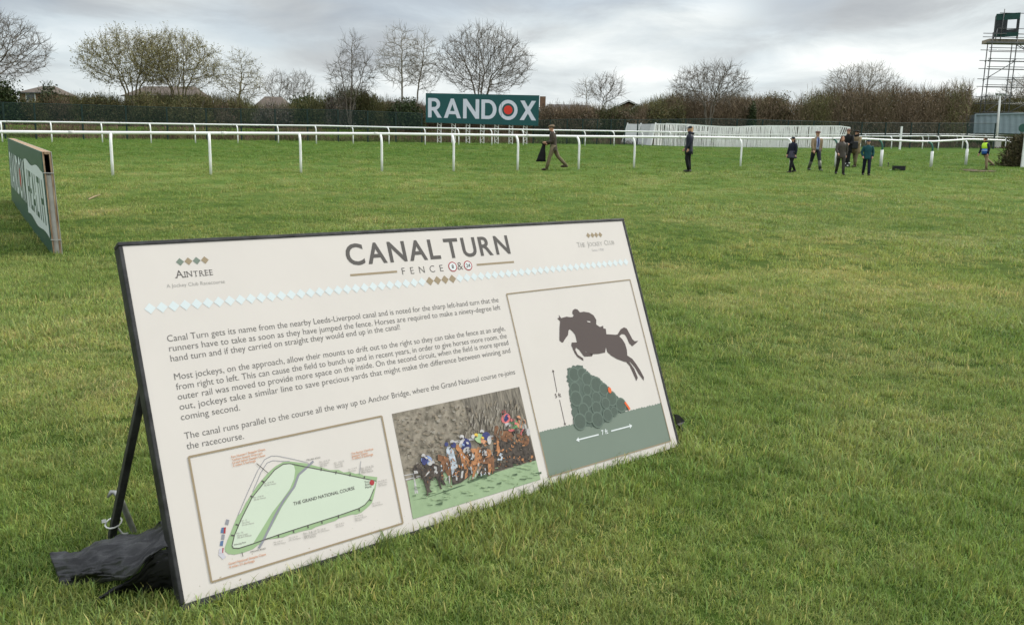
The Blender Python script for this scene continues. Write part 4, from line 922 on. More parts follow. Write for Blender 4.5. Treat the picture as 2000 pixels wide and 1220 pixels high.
# ------------------------------------------------------------------ tall white marker post and floodlight pole
wp = at(1759, 292); tb = MB(); wtop = V(1759.5, 247, wp.y); tb.box((wp + wtop) / 2, (0.13, 0.13, wtop.z - wp.z)); 
mk = tag(tb.build('marker_post', M_pvc, None, wp), 'plain tall square white post standing among the right-hand rails', 'post')
lpb = at(1945, 289); ltop = V(1953.5, 186, lpb.y)
lp_ = thing('floodlight_pole', 'leaning white pole with small lamps on top in front of the grey container', 'floodlight pole', lpb)
mb = MB(); mb.tube([lpb, lpb.lerp(ltop, .5), ltop], [0.12, 0.10, 0.085], 10); mb.build('pole', M_pvc2, lp_, lpb, True)
mb = MB(); mb.box(lpb + Vector((0.05, 0, 0.30)), (0.55, 0.5, 0.6)); o = mb.build('footing', M_strip, lp_, lpb)
mb = MB(); mb.bar(ltop + Vector((-0.42, 0, 0)), ltop + Vector((0.42, 0, 0)), 0.06, 0.06); mb.build('crossbar', M_pvc2, lp_, lpb)
M_lampg = material('lamp_grey', (0.30, 0.30, 0.31), 0.4, 0.2, 5)
for dx in (-0.36, 0.0, 0.36):
    mb = MB(); mb.box(ltop + Vector((dx, -0.08, 0.10)), (0.24, 0.16, 0.17), Matrix.Rotation(0.5, 3, 'X')); mb.build('lamp', M_lampg, lp_, lpb)

# ------------------------------------------------------------------ big advertising hoarding
YB = 65.5
hbL = on(831, YB); c_tl, c_tr, c_bl, c_br = V(831.5, 182, YB), V(1053.5, 186.5, YB), V(831.5, 239.5, YB), V(1051.5, 246, YB)
hz = thing('hoarding', 'big dark green sponsor hoarding with white capital letters and a red dot, on lattice legs', 'hoarding', on(940, YB))
ho = hz.location.copy()
mb = MB(); q = [c_bl, c_br, c_tr, c_tl]; r = [v + Vector((0, 0.09, 0)) for v in q]
mb.add(q + r, [(0, 1, 2, 3), (7, 6, 5, 4), (0, 4, 5, 1), (1, 5, 6, 2), (2, 6, 7, 3), (3, 7, 4, 0)])
M_teal = material('teal_hoarding', srgb(26, 78, 80), 0.5, 0.06, 1.2)
M_lav = material('white_hoarding_print', srgb(206, 208, 222), 0.5, 0.03, 1)
M_red2 = material('red_hoarding_print', srgb(214, 58, 44), 0.5, 0.04)
mb.build('face', M_teal, hz, ho)
lt2 = MB(); dxh = (c_br - c_bl).normalized(); o_ = V(836, 229.5, YB) + Vector((0, -0.006, 0)); oe = V(1047, 235.5, YB)
hl = (V(836, 191.5, YB) - V(836, 229.5, YB)).length; dxh = (oe - o_).normalized()
tot = sum(GLY[c][1] for c in 'RANDOX'); gp = ((oe - o_).length / hl - tot) / 5
put_bold(lt2, 'RANDOX', o_, dxh, Vector((0, 0, 1)), hl, gp, 0, Vector((0, 0, 0)))
lt2.build('lettering', [M_lav, M_red2], hz, ho)
for f in (0.333, 0.667):
    sm = MB(); a, b = c_bl.lerp(c_br, f), c_tl.lerp(c_tr, f); sm.box((a + b) / 2 + Vector((0, -0.002, 0)), (0.025, 0.004, (b - a).length)); sm.build('panel_seam', M_dgreen, hz, ho)
for px in (858, 886, 914, 942, 970, 998, 1026):
    t_ = V(px, 241 + (px - 840) * 0.026, YB + 0.12); b_ = on(px, YB + 0.12); b_.x = t_.x; mb = MB(); w = 0.14
    for s_ in (-w, w): mb.tube([b_ + Vector((s_, 0, -0.05)), t_ + Vector((s_, 0, 0.2))], 0.028, 6)
    nst = 7
    for i in range(nst):
        z0 = b_.z + (t_.z - b_.z) * i / nst; z1 = b_.z + (t_.z - b_.z) * (i + 1) / nst; s_ = w if i % 2 else -w
        mb.tube([Vector((b_.x - s_, b_.y, z0)), Vector((b_.x + s_, b_.y, z1))], 0.017, 5)
    mb.build('lattice_leg', M_pvc2, hz, ho)

# ------------------------------------------------------------------ green mesh fences
M_fpost = material('dark_green_fence_post', (0.012, 0.030, 0.026), 0.5, 0.2)
def netting(name, col, dens):
    m = bpy.data.materials.new(name); m.use_nodes = True; t = m.node_tree; p = t.nodes['Principled BSDF']
    p.inputs['Base Color'].default_value = (*col, 1); p.inputs['Roughness'].default_value = 0.7
    tr = t.nodes.new('ShaderNodeBsdfTransparent'); ms = t.nodes.new('ShaderNodeMixShader'); ms.inputs[0].default_value = dens
    t.links.new(tr.outputs[0], ms.inputs[1]); t.links.new(p.outputs[0], ms.inputs[2]); t.links.new(ms.outputs[0], t.nodes['Material Output'].inputs[0]); return m
M_net = netting('green_netting', (0.008, 0.036, 0.032), 0.32); M_net2 = netting('thin_green_netting', (0.010, 0.050, 0.046), 0.22)
def mesh_fence(label, pxs, topt, off, netm, botf):
    base = [on(px, edge_y(V(px, 260, 66).x) + off) for px in pxs]; tops = [V(px, curve_y(topt, px), b.y) for px, b in zip(pxs, base)]
    for b, t_ in zip(base, tops): b.x = t_.x
    c = base[len(base) // 2]; f = thing('mesh_fence', label, 'mesh fence', c, 'green mesh fences round the course')
    for b, t_ in zip(base, tops):
        mb = MB(); mb.box((b + t_) / 2 + Vector((0, 0, -0.05)), (0.10, 0.07, t_.z - b.z + 0.15)); mb.build('post', M_fpost, f, c)
    mb = MB()
    for i in range(len(base) - 1):
        lo0 = base[i].lerp(tops[i], botf); lo1 = base[i + 1].lerp(tops[i + 1], botf); o_ = Vector((0, 0.05, 0))
        mb.add([lo0 + o_, lo1 + o_, tops[i + 1] + o_, tops[i] + o_], [(0, 1, 2, 3)])
    mb.build('netting', netm, f, c)
    mb = MB(); mb.tube([t_ + Vector((0, 0.05, 0)) for t_ in tops], 0.022, 5); mb.build('top_wire', M_fpost, f, c)
mesh_fence('tall mesh fence with dark green netting behind the far rail at the left', [-330, -230, -130, -30, 5, 66, 159, 245, 325, 402, 470, 537, 600, 660, 718, 773, 824], [(-340, 192), (-60, 198), (0, 200), (430, 213), (640, 214), (830, 222)], -1.0, M_net, 0.42)
mesh_fence('lower thin mesh fence running from the big hoarding to the grey container', [1042, 1075, 1108, 1138.5, 1167, 1194, 1221, 1246, 1290, 1340, 1390, 1440, 1490, 1540, 1590, 1640, 1684, 1731, 1781, 1835, 1891, 1945], [(1040, 236), (1110, 233), (1250, 234), (1400, 232), (1560, 236), (1700, 240), (1950, 241)], -0.8, M_net2, 0.0)

# ------------------------------------------------------------------ stacked white hurdle panels
M_hw = material('white_painted_wood', (0.84, 0.84, 0.82), 0.55, 0.07, 3, stretch=(1, 1, 0.3))
M_canvas = material('off_white_canvas', (0.68, 0.68, 0.68), 0.7, 0.06, 2)
HT = [(1225, 242), (1270, 243), (1290, 241), (1345, 243), (1390, 246.5), (1440, 248.5), (1480, 245.5), (1560, 246), (1643, 246), (1661, 249)]
HB = [(1213, 279.5), (1250, 282), (1290, 284.5), (1345, 286), (1440, 287.5), (1560, 288.5), (1661, 290)]
def hurdle(xa, xb, dy, lean, label, canvas=False, n=13):
    ba, bb = at(xa - lean, curve_y(HB, xa)), at(xb - lean, curve_y(HB, xb)); ba.y += dy; bb.y += dy; ba.z = ground(ba.x, ba.y); bb.z = ground(bb.x, bb.y)
    ta, tb_ = V(xa, curve_y(HT, xa), ba.y + 0.25), V(xb, curve_y(HT, xb), bb.y + 0.25)
    c = (ba + bb) / 2; h = thing('hurdle_panel', label, 'hurdle panel', c, 'white hurdle panels stacked on the far side of the course')
    dv = (bb - ba).normalized(); nv = Vector((-dv.y, dv.x, 0))
    if canvas:
        mb = MB(); q = [ba, bb, tb_, ta]; r = [v + nv * 0.05 for v in q]; mb.add(q + r, [(0, 1, 2, 3), (7, 6, 5, 4), (0, 4, 5, 1), (1, 5, 6, 2), (2, 6, 7, 3), (3, 7, 4, 0)]); mb.build('canvas', M_canvas, h, c)
        for a, b in ((ba, ta), (bb, tb_)):
            mb = MB(); mb.bar(a - nv * 0.03 + Vector((0, 0, -.03)), b - nv * 0.03 + (b - a) * 0.05, 0.09, 0.06); mb.build('upright', M_hw, h, c)
    else:
        mb = MB()
        for i in range(n + 1):
            f = i / n + random.uniform(-0.015, 0.015); jt = random.uniform(-0.06, 0.06)
            mb.bar(ba.lerp(bb, f) + Vector((0, 0, -0.02)), ta.lerp(tb_, f) + dv * jt + Vector((0, 0, -0.03)), 0.098, 0.025, up=tuple(dv))
        mb.build('pickets', M_hw, h, c)
        for f, w in ((0.985, 0.09), (0.60, 0.07)):
            mb = MB(); p0, p1 = ba.lerp(ta, f) - nv * 0.035, bb.lerp(tb_, f) - nv * 0.035; mb.bar(p0, p1, 0.04, w); mb.build('rail', M_hw, h, c)
hurdle(1226, 1252, 0, 12, 'leftmost canvas-faced white panel of the stacked hurdles, its side leaning outwards', True)
hurdle(1252, 1281, 0.02, 9, 'second canvas-faced white panel from the left of the stacked hurdles', True)
xs_ = [1281, 1322, 1364, 1408, 1452, 1498, 1546, 1594, 1641]
ORD = ['first slatted', 'second slatted', 'third slatted', 'fourth slatted', 'fifth slatted', 'sixth slatted', 'seventh slatted', 'eighth slatted']
for i in range(8):
    hurdle(xs_[i], xs_[i + 1], 0.04 * (i % 2), 3, f'{ORD[i]} white hurdle panel from the left in the front row of the stack', n=18 + i % 3)
for i in range(7):
    hurdle(xs_[i] + 20, xs_[i + 1] + 22, 0.5 + 0.1 * (i % 2), 1, f'white hurdle panel of the rear row, behind the {ORD[i]} front panel', n=19)
hurdle(1640, 1660, 1.6, 1, 'short white hurdle panel at the right end of the stack, set back', n=8)

# ------------------------------------------------------------------ grey container, scaffold tower, brush fence at the right
M_cont = material('grey_blue_steel', srgb(128, 142, 150), 0.5, 0.08, 2, stretch=(0.4, 0.4, 2))
YC = 82.0
k0_, k1_, k2_, k3_ = V(1903, 260, YC), V(2040, 262, YC - 1.5), V(2040, 221.5, YC - 1.5), V(1905, 224, YC)
ct = thing('container', 'grey corrugated steel container below the scaffold tower', 'container', k0_)
mb = MB(); nrib = 44
for i in range(nrib):
    f0, f1 = i / nrib, (i + 1) / nrib; d = [0, 0.06, 0.06, 0][i % 4]; d2 = [0.06, 0.06, 0, 0][i % 4]
    lo0, lo1, hi0, hi1 = k0_.lerp(k1_, f0), k0_.lerp(k1_, f1), k3_.lerp(k2_, f0), k3_.lerp(k2_, f1)
    mb.add([lo0 + Vector((0, d, 0)), lo1 + Vector((0, d2, 0)), hi1 + Vector((0, d2, 0)), hi0 + Vector((0, d, 0))], [(0, 1, 2, 3)])
q = [k0_ + Vector((0, .07, 0)), k1_ + Vector((0, .07, 0)), k2_ + Vector((0, .07, 0)), k3_ + Vector((0, .07, 0))]; r = [v + Vector((0.1, 2.4, 0)) for v in q]
mb.add(q + r, [(7, 6, 5, 4), (0, 4, 5, 1), (1, 5, 6, 2), (2, 6, 7, 3), (3, 7, 4, 0)]); mb.build('side', M_cont, ct, k0_)
mb = MB()
mb.bar(k3_ + Vector((0, -.03, .02)), k2_ + Vector((0, -.03, .02)), 0.10, 0.14); mb.build('top_rail', M_cont, ct, k0_)
mb = MB(); mb.bar(k0_ + Vector((-.04, -.03, -.6)), k3_ + Vector((-.04, -.03, .05)), 0.14, 0.12, up=(0, 1, 0)); mb.build('corner_post', M_cont, ct, k0_)

M_scaf = material('scaffold_tube', (0.13, 0.13, 0.13), 0.45, 0.3, 6, metal=0.4)
M_board = material('scaffold_board', (0.30, 0.26, 0.20), 0.75, 0.25, 3)
YT = 88.0
tw = thing('scaffold_tower', 'tall grey scaffold camera tower with a dark green cabin on top at the right edge', 'scaffold tower', on(1960, YT))
to = tw.location.copy()
xL = V(1919.5, 240, YT).x; bay = 2.55; zb = to.z - 0.2
def lev(py, px=1930): return V(px, py, YT).z
ztop = lev(85)
xf = [xL, xL + bay, xL + 2 * bay]; yf = [YT, YT + 1.6]
leanx = (V(1937.5, 85, YT).x - xL) / (ztop - lev(240))
def sp_(x, y, z): return Vector((x + leanx * (z - lev(240)), y, z))
for i, x in enumerate(xf):
    for j, y in enumerate(yf):
        mb = MB(); xx = x + (0.45 if j else 0)
        mb.tube([sp_(xx, y, zb), sp_(xx, y, ztop + (1.1 if j == 0 else 0.3))], 0.052, 6); mb.build('standard', M_scaf, tw, to, True)
for py in (93.5, 101, 114.5, 120, 130.5, 135.5, 151, 166, 170.5, 186.5, 200, 219, 232):
    for j, y in enumerate(yf):
        if (py in (101, 120, 135.5, 170.5) and j): continue
        z = lev(py); mb = MB(); mb.tube([sp_(xL - 0.25, y - 0.06, z), sp_(xf[2] + 1.0, y - 0.06, z)], 0.036, 6); mb.build('ledger', M_scaf, tw, to, True)
for py in (114, 151, 186):
    for x in xf:
        z = lev(py); mb = MB(); mb.tube([sp_(x, yf[0] - .2, z - 0.1), sp_(x + 0.45, yf[1] + .2, z - 0.1)], 0.034, 6); mb.build('transom', M_scaf, tw, to, True)
for (xa, pa, xb, pb_) in ((xf[1], 219, xf[2] + 0.6, 186), (xf[1], 88, xf[2] + .3, 118), (xf[1] + .3, 88, xf[2] + .6, 118), (xL, 151, xf[1], 119), (xL + .1, 219, xf[1] - .1, 187), (xf[1], 152, xf[2], 186)):
    mb = MB(); mb.tube([sp_(xa, yf[0] - .1, lev(pa)), sp_(xb, yf[0] - .1, lev(pb_))], 0.04, 6); mb.build('brace', M_scaf, tw, to, True)
mb = MB(); mb.box(sp_((xL + xf[2]) / 2 + 0.5, YT + 0.8, lev(79)), (2 * bay + 1.5, 1.4, 0.36)); mb.build('platform', M_board, tw, to)
mb = MB(); mb.box(sp_((xL + xf[2]) / 2 + 0.4, YT - 0.35, lev(84)), (2 * bay + 2.2, 0.25, 0.16)); mb.build('platform', M_scaf, tw, to)
for py, xa in ((67, -1.25), (74, -1.25), (57, 0.2), (67.5, 0.2), (27, 0.2)):
    z = lev(py); mb = MB(); mb.tube([sp_(xL + xa, YT - 0.45, z), sp_(xf[2] + 1.0, YT - 0.45, z)], 0.036, 6); mb.build('guard_rail', M_scaf, tw, to, True)
for dx, p0, p1 in ((0.55, 85, 19), (0.05, 85, 57), (3.1, 88, 52)):
    mb = MB(); mb.tube([sp_(xL + dx, YT - 0.42, lev(p0)), sp_(xL + dx + 0.12, YT - 0.42, lev(p1))], 0.045, 6); mb.build('guard_post', M_scaf, tw, to, True)
M_tarp = material('dark_green_tarpaulin', (0.010, 0.050, 0.042), 0.55, 0.3, 2)
M_mesh = material('dark_scrim', (0.035, 0.038, 0.042), 0.8, 0.35, 4)
cx0, cx1 = V(1947.5, 50, YT).x, V(1987, 50, YT).x; z0_, z1_, z2_, z3_ = lev(73), lev(65), lev(40), lev(28)
cc = Vector(((cx0 + cx1) / 2 + leanx * 2, YT + 0.1, 0)); RC = Matrix.Rotation(-0.45, 3, 'Z'); cwid = (cx1 - cx0) * 1.02
def cab(u0, u1, v, z0, z1, m, nm, th=0.05, dv=0.0):
    mb = MB(); p_ = cc + RC @ Vector(((u0 + u1) / 2 * cwid - cwid / 2, v, 0)); mb.box((p_.x, p_.y, (z0 + z1) / 2), ((u1 - u0) * cwid, th, z1 - z0), RC); return mb.build(nm, m, tw, to)
cab(0, 1, -0.6, z0_, z1_, M_tarp, 'cabin_skirt'); cab(0.0, 1, -0.6, z2_, z3_, M_tarp, 'cabin_fascia')
cab(0, 0.50, -0.58, z1_, z2_, M_mesh, 'cabin_scrim'); cab(0.88, 1, -0.58, z1_, z2_, M_mesh, 'cabin_scrim'); cab(0.50, 0.88, -0.58, z1_, z1_ + 0.25 * (z2_ - z1_), M_mesh, 'cabin_scrim')
cab(0, 1.0, 0.25, z3_ - .02, z3_ + .04, M_tarp, 'cabin_roof', 1.75)
for u in (0.0, 0.985): cab(u, u + 0.02, 0.25, z0_, z3_ - .05, M_mesh, 'cabin_wall', 1.6)

M_spruce = material('brush_twigs', (0.055, 0.052, 0.026), 0.9, 0.4, 8, (0.12, 0.105, 0.055), tint=True)
def twig_block(n, fn, ln, wd, r):
    """n slim blades: fn gives point and direction"""
    V_ = np.zeros((n * 4, 3)); T_ = np.ones((n * 4, 3))
    for i in range(n):
        p_, d = fn(); l = r.uniform(*ln); w = r.uniform(*wd); s_ = np.cross(d, r.normal(size=3)); s_ /= np.linalg.norm(s_) + 1e-9
        V_[4 * i] = p_ - s_ * w; V_[4 * i + 1] = p_ + s_ * w; V_[4 * i + 2] = p_ + d * l + s_ * w * .6; V_[4 * i + 3] = p_ + d * l - s_ * w * .6
        T_[4 * i:4 * i + 4] = np.array([1, 1, 1]) * r.uniform(0.6, 1.5) * np.array([r.uniform(.9, 1.15), 1, r.uniform(.85, 1.1)])
    return V_, np.arange(n * 4).reshape(-1, 4), T_
bfY = at(1985, 326).y
b0 = Vector(at(1966, 326)); b0x = b0.x
rr_ = np.random.default_rng(3)
wdt = V(2040, 300, bfY).x - b0x
def bf():
    f = rr_.uniform(); z = rr_.uniform() ** 0.8; hh = 1.45; x = b0x + 0.1 + (f ** 0.9) * wdt + 0.75 * z + 0.16 * rr_.normal()
    d = np.array([rr_.normal(0, .45) - .15, rr_.normal(0, .4), rr_.uniform(-.2, 1)]); return np.array([x, bfY + rr_.uniform(0, 0.9), z * hh]), d / np.linalg.norm(d)
bv_, bf_, bt_ = twig_block(9000, bf, (0.15, 0.4), (0.012, 0.03), rr_)
gz = ground(b0x + 0.5, bfY); bv_ = bv_ - np.array([b0x, bfY, 0])
tag(fast_mesh('brush_fence', bv_, bf_, M_spruce, None, (b0x, bfY, gz), tint=bt_), 'end of a dark brown spruce brush fence at the right edge', 'brush fence')
fw = at(1996.5, 327); mb = MB(); tpw = V(1997, 246, fw.y - 0.02)
fpst = thing('fence_wing_post', 'white post with a dark green disc beside the spruce brush fence at the right edge', 'post', fw)
mb.box((fw + tpw) / 2 + Vector((0, -0.2, 0)), (0.14, 0.10, tpw.z - fw.z)); mb.build('upright', M_pvc, fpst, fw)
mb = MB(); dc = V(1998, 250, fw.y - 0.30)
vs = [dc + Vector((0.20 * cos(2 * pi * i / 24), dy, 0.20 * sin(2 * pi * i / 24))) for dy in (0, 0.03) for i in range(24)]
mb.add(vs, [tuple(range(24)), tuple(range(47, 23, -1))] + [(i, (i + 1) % 24, 24 + (i + 1) % 24, 24 + i) for i in range(24)]); mb.build('disc', M_dgreen, fpst, fw)

# ------------------------------------------------------------------ bare trees, grown by colonising a crown envelope
def bark(nm, c, c2): return material(nm, c, 0.85, 0.2, 5, c2, stretch=(3, 3, 0.6))
M_b1 = bark('grey_brown_bark', (0.105, 0.088, 0.068), (0.175, 0.148, 0.118)); M_b2 = bark('olive_bark', (0.135, 0.118, 0.062), (0.23, 0.20, 0.11))
M_b3 = bark('pale_bark', (0.20, 0.18, 0.15), (0.32, 0.29, 0.24))
M_bud = material('yellow_green_buds', (0.22, 0.20, 0.075), 0.8, 0.25, 2, (0.33, 0.30, 0.13))
def grow(seed, stems, env, natt, step=0.34, infl=3.2, kill=0.62, iters=90, up=0.16):
    """stems: polylines of the main stems; env(u): crown point from three uniforms"""
    r = np.random.default_rng(seed)
    nodes = []; par = []
    for st in stems:
        prev = None
        for k, p_ in enumerate(st):
            if k == 0 and nodes: prev = 0; continue
            if prev is not None:
                a = Vector(nodes[prev]); b = Vector(p_); n = max(1, int((b - a).length / step))
                for i in range(1, n + 1):
                    q = a.lerp(b, i / n) + Vector(r.normal(0, 0.03, 3)); nodes.append(tuple(q)); par.append(prev); prev = len(nodes) - 1
            else: nodes.append(tuple(p_)); par.append(-1); prev = 0
    att = [Vector(env(r)) for _ in range(natt)]
    for it in range(iters):
        kd = kdtree.KDTree(len(nodes))
        for i, n in enumerate(nodes): kd.insert(n, i)
        kd.balance(); pull = {}; keep = []
        for a in att:
            co, i, d = kd.find(a)
            if d < kill: continue
            keep.append(a)
            if d < infl: pull.setdefault(i, []).append((a - co).normalized())
        att = keep; new = 0
        for i, l in pull.items():
            d = sum(l, Vector()); 
            if d.length < 0.15: d += Vector(r.normal(0, .4, 3))
            back = (Vector(nodes[i]) - Vector(nodes[par[i]])).normalized() if par[i] >= 0 else Vector((0, 0, 1))
            d = (d.normalized() + 0.35 * back + Vector((0, 0, up)) + Vector(r.normal(0, 0.13, 3))).normalized()
            q = Vector(nodes[i]) + d * step
            if kd.find(q)[2] < step * 0.35: continue
            nodes.append(tuple(q)); par.append(i); new += 1
        if not new or not att: break
    return np.array(nodes), np.array(par), r
def tree_meshes(seed, stems, env, natt, rtip=0.0118, ntw=2, tlen=(0.35, 0.85), expo=2.35, up=0.16, kill=0.62, step=0.34):
    nd_, par, r = grow(seed, stems, env, natt, up=up, kill=kill, step=step); n = len(nd_)
    acc = np.zeros(n); kids = np.zeros(n, int)
    for i in range(n - 1, 0, -1):
        if kids[i] == 0: acc[i] = rtip ** expo
        if par[i] >= 0: acc[par[i]] += acc[i]; kids[par[i]] += 1
    acc[0] = max(acc[0], rtip ** expo); rad = acc ** (1 / expo)
    segs = [(nd_[par[i]], nd_[i], min(rad[par[i]], rad[i] * 1.35), rad[i]) for i in range(1, n) if par[i] >= 0]
    big = [s_ for s_ in segs if s_[3] > 0.05]; small = [s_ for s_ in segs if s_[3] <= 0.05]; tips = []
    for i in range(1, n):
        if rad[i] < 0.026 and par[i] >= 0:
            d0 = nd_[i] - nd_[par[i]]; d0 /= np.linalg.norm(d0) + 1e-9
            for k in range(ntw + 1 if kids[i] else ntw + 2):
                d = d0 + r.normal(0, 0.55, 3) + np.array([0, 0, 0.25]); d /= np.linalg.norm(d); l = r.uniform(*tlen)
                m_ = nd_[i] + d * l * 0.55; e_ = m_ + (d + r.normal(0, 0.25, 3) + np.array([0, 0, 0.18])) * l * 0.5
                small.append((nd_[i], m_, rtip * 0.85, rtip * 0.7)); small.append((m_, e_, rtip * 0.7, rtip * 0.45)); tips += [m_, e_]
    return big, small, np.array(tips)
def seg_mesh(name, segs, k, mat_, parent):
    n = len(segs); A = np.array([s_[0] for s_ in segs]); B = np.array([s_[1] for s_ in segs]); ra = np.array([s_[2] for s_ in segs]); rb = np.array([s_[3] for s_ in segs])
    d = B - A; d /= np.linalg.norm(d, axis=1)[:, None] + 1e-9; ref = np.where(np.abs(d[:, 2:3]) < 0.9, np.array([[0, 0, 1.0]]), np.array([[1.0, 0, 0]]))
    u = np.cross(d, ref); u /= np.linalg.norm(u, axis=1)[:, None]; w = np.cross(d, u); vs = np.zeros((n, 2 * k, 3))
    for j in range(k):
        a = 2 * pi * j / k; o = u * cos(a) + w * sin(a); vs[:, j] = A + o * ra[:, None]; vs[:, k + j] = B + o * rb[:, None]
    base = (np.arange(n) * 2 * k)[:, None]; fs = np.concatenate([base + np.array([[j, (j + 1) % k, k + (j + 1) % k, k + j]]) for j in range(k)])
    return fast_mesh(name, vs.reshape(-1, 3), fs, mat_, parent, smooth=True)
def bare_tree(seed, px, Y, top, left, right, cbot, label, mat_, shape='dome', nst=1, natt=900, buds=0, rtip=0.0118, ntw=2, base_dx=0.0, up=0.16, group='bare trees along the far side of the course', step=0.32, kill=0.46, name='bare_tree'):
    b = on(px, Y); H = V(px, top, Y).z - b.z; zc = max(0.4, V(px, cbot, Y).z - b.z)
    xl, xr = V(left, 200, Y).x - b.x, V(right, 200, Y).x - b.x; cx, rx = (xl + xr) / 2, (xr - xl) / 2; ry = min(rx, 4.5)
    t_ = thing(name, label, 'tree', b, group)
    def env(r):
        while True:
            p_ = r.uniform(-1, 1, 3); rr = sqrt(p_[0] ** 2 + p_[1] ** 2 + p_[2] ** 2)
            if rr > 1 or rr < 0.25: continue
            if shape == 'dome':
                z = (p_[2] + 1) / 2; wdt_ = sqrt(max(0, 1 - (max(0, z - 0.36) / 0.64) ** 2)) * (0.55 + 0.45 * min(1, z / 0.36))
            else:
                z = (p_[2] + 1) / 2; wdt_ = (0.50 + 0.50 * min(1, z / 0.35)) * (1 - max(0, z - 0.35) / 0.65) ** 0.75 + 0.05
            if sqrt(p_[0] ** 2 + p_[1] ** 2) > wdt_: continue
            return (cx + p_[0] * rx, p_[1] * ry, zc + z * (H - zc) * 0.97)
    natt = int(natt * 2.0); rs = random.Random(seed); stems = []
    if shape == 'dome':
        for k in range(nst):
            a = 2 * pi * k / max(nst, 1) + rs.uniform(0, 1); f = 0 if nst == 1 else 1
            stems.append([(0, 0, -0.15), (0.12 * f * cos(a), 0.12 * f * sin(a), 0.5), (cx * .3 + f * rx * 0.16 * cos(a), f * ry * 0.16 * sin(a), zc + 0.3), (cx * .6 + f * rx * 0.30 * cos(a) + rs.uniform(-.3, .3), f * ry * 0.3 * sin(a), zc + (H - zc) * 0.30)])
    else:
        for k in range(nst):
            dx = 0 if nst == 1 else (k - (nst - 1) / 2) / ((nst - 1) / 2) * rx * 0.55
            hh = H * (0.80 if nst == 1 else rs.uniform(0.70, 0.86) - 0.12 * abs(dx) / rx)
            stems.append([(0, 0, -0.15), (dx * 0.12, 0, min(1.2, H * .12)), (dx * 0.45 + cx * 0.4, rs.uniform(-.3, .3), H * 0.38), (dx * .85 + cx * 0.8, rs.uniform(-.3, .3), H * 0.62), (dx + cx, rs.uniform(-.2, .2), hh)])
    big, small, tips = tree_meshes(seed, stems, env, natt, rtip=rtip, ntw=ntw, up=up, step=step, kill=kill)
    if big: seg_mesh('trunk', big, 6, mat_, t_)
    seg_mesh('crown', small, 3, mat_, t_)
    if buds and len(tips):
        r = np.random.default_rng(seed); q = tips[r.integers(0, len(tips), buds)] + r.normal(0, 0.06, (buds, 3)); e1 = r.normal(0, 1, (buds, 3)); e2 = r.normal(0, 1, (buds, 3))
        e1 *= 0.034 / np.linalg.norm(e1, axis=1)[:, None]; e2 *= 0.034 / np.linalg.norm(e2, axis=1)[:, None]
        fast_mesh('buds', np.stack([q - e1 - e2, q + e1 - e2, q + e1 + e2, q - e1 + e2], 1).reshape(-1, 3), np.arange(buds * 4).reshape(-1, 4), M_bud, t_)
    return t_
bare_tree(11, -6, 70, 18, -118, 98, 165, 'tall bare tree cut off by the left edge, spreading over a brown roof', M_b1, 'dome', 1, 900, ntw=2, rtip=0.0125)
bare_tree(12, 262, 74, 60, 163, 352, 178, 'broad fan-shaped tree with yellow-green buds, left one of the budding pair', M_b2, 'dome', 5, 1100, 8500, rtip=0.0118, up=0.22)
bare_tree(13, 352, 76, 60, 262, 436, 182, 'broad fan-shaped tree with yellow-green buds, right one of the budding pair', M_b2, 'dome', 5, 1100, 8500, rtip=0.0118, up=0.22)
bare_tree(14, 468, 76, 90, 424, 522, 205, 'slender upright tree just right of the budding pair', M_b2, 'tall', 1, 520, 900, rtip=0.0118)
bare_tree(15, 540, 118, 137, 516, 575, 205, 'distant round bare tree behind a roof, left one of two', M_b1, 'dome', 2, 420, rtip=0.014)
bare_tree(16, 586, 120, 138, 556, 618, 205, 'distant round bare tree behind the dark evergreen, right one of two', M_b1, 'dome', 2, 420, rtip=0.014)
bare_tree(17, 684, 72, 58, 640, 738, 195, 'tall narrow bare tree with three forking stems, left of the pair beside the hoarding', M_b1, 'tall', 3, 700, rtip=0.0118, up=0.2)
bare_tree(18, 787, 73, 38, 730, 838, 175, 'tallest bare tree, straight trunk and wide side limbs, left of the hoarding', M_b3, 'tall', 1, 720, rtip=0.0118, up=0.12)
bare_tree(19, 809, 75, 46, 790, 866, 185, 'slim bare tree with a single pale trunk rising at the left end of the hoarding', M_b3, 'tall', 1, 560, rtip=0.0118, up=0.2)
bare_tree(20, 938, 74, 46, 850, 1042, 190, 'wide domed bare tree rising behind the hoarding', M_b1, 'dome', 5, 1250, rtip=0.0118, up=0.2)
bare_tree(21, 1146, 80, 150, 1123, 1166, 200, 'small thin bare tree over the low roof right of the hoarding', M_b3, 'tall', 1, 220, rtip=0.0118)
bare_tree(22, 1178, 81, 146, 1147, 1220, 205, 'small bushy bare tree between the two low roofs', M_b1, 'dome', 3, 480, rtip=0.0118)
bare_tree(23, 1383, 76, 124, 1308, 1466, 205, 'round domed bare tree standing alone above the white hurdle panels', M_b1, 'dome', 4, 1000, rtip=0.0118, up=0.2)
bare_tree(24, 1672, 84, 124, 1608, 1750, 200, 'pale domed bare tree rising out of the brown thicket', M_b3, 'dome', 4, 900, rtip=0.0118, up=0.25)
bare_tree(25, 1985, 96, 150, 1955, 2030, 205, 'faint bare tree showing through the scaffold tower', M_b3, 'dome', 3, 360, rtip=0.014, up=0.25)

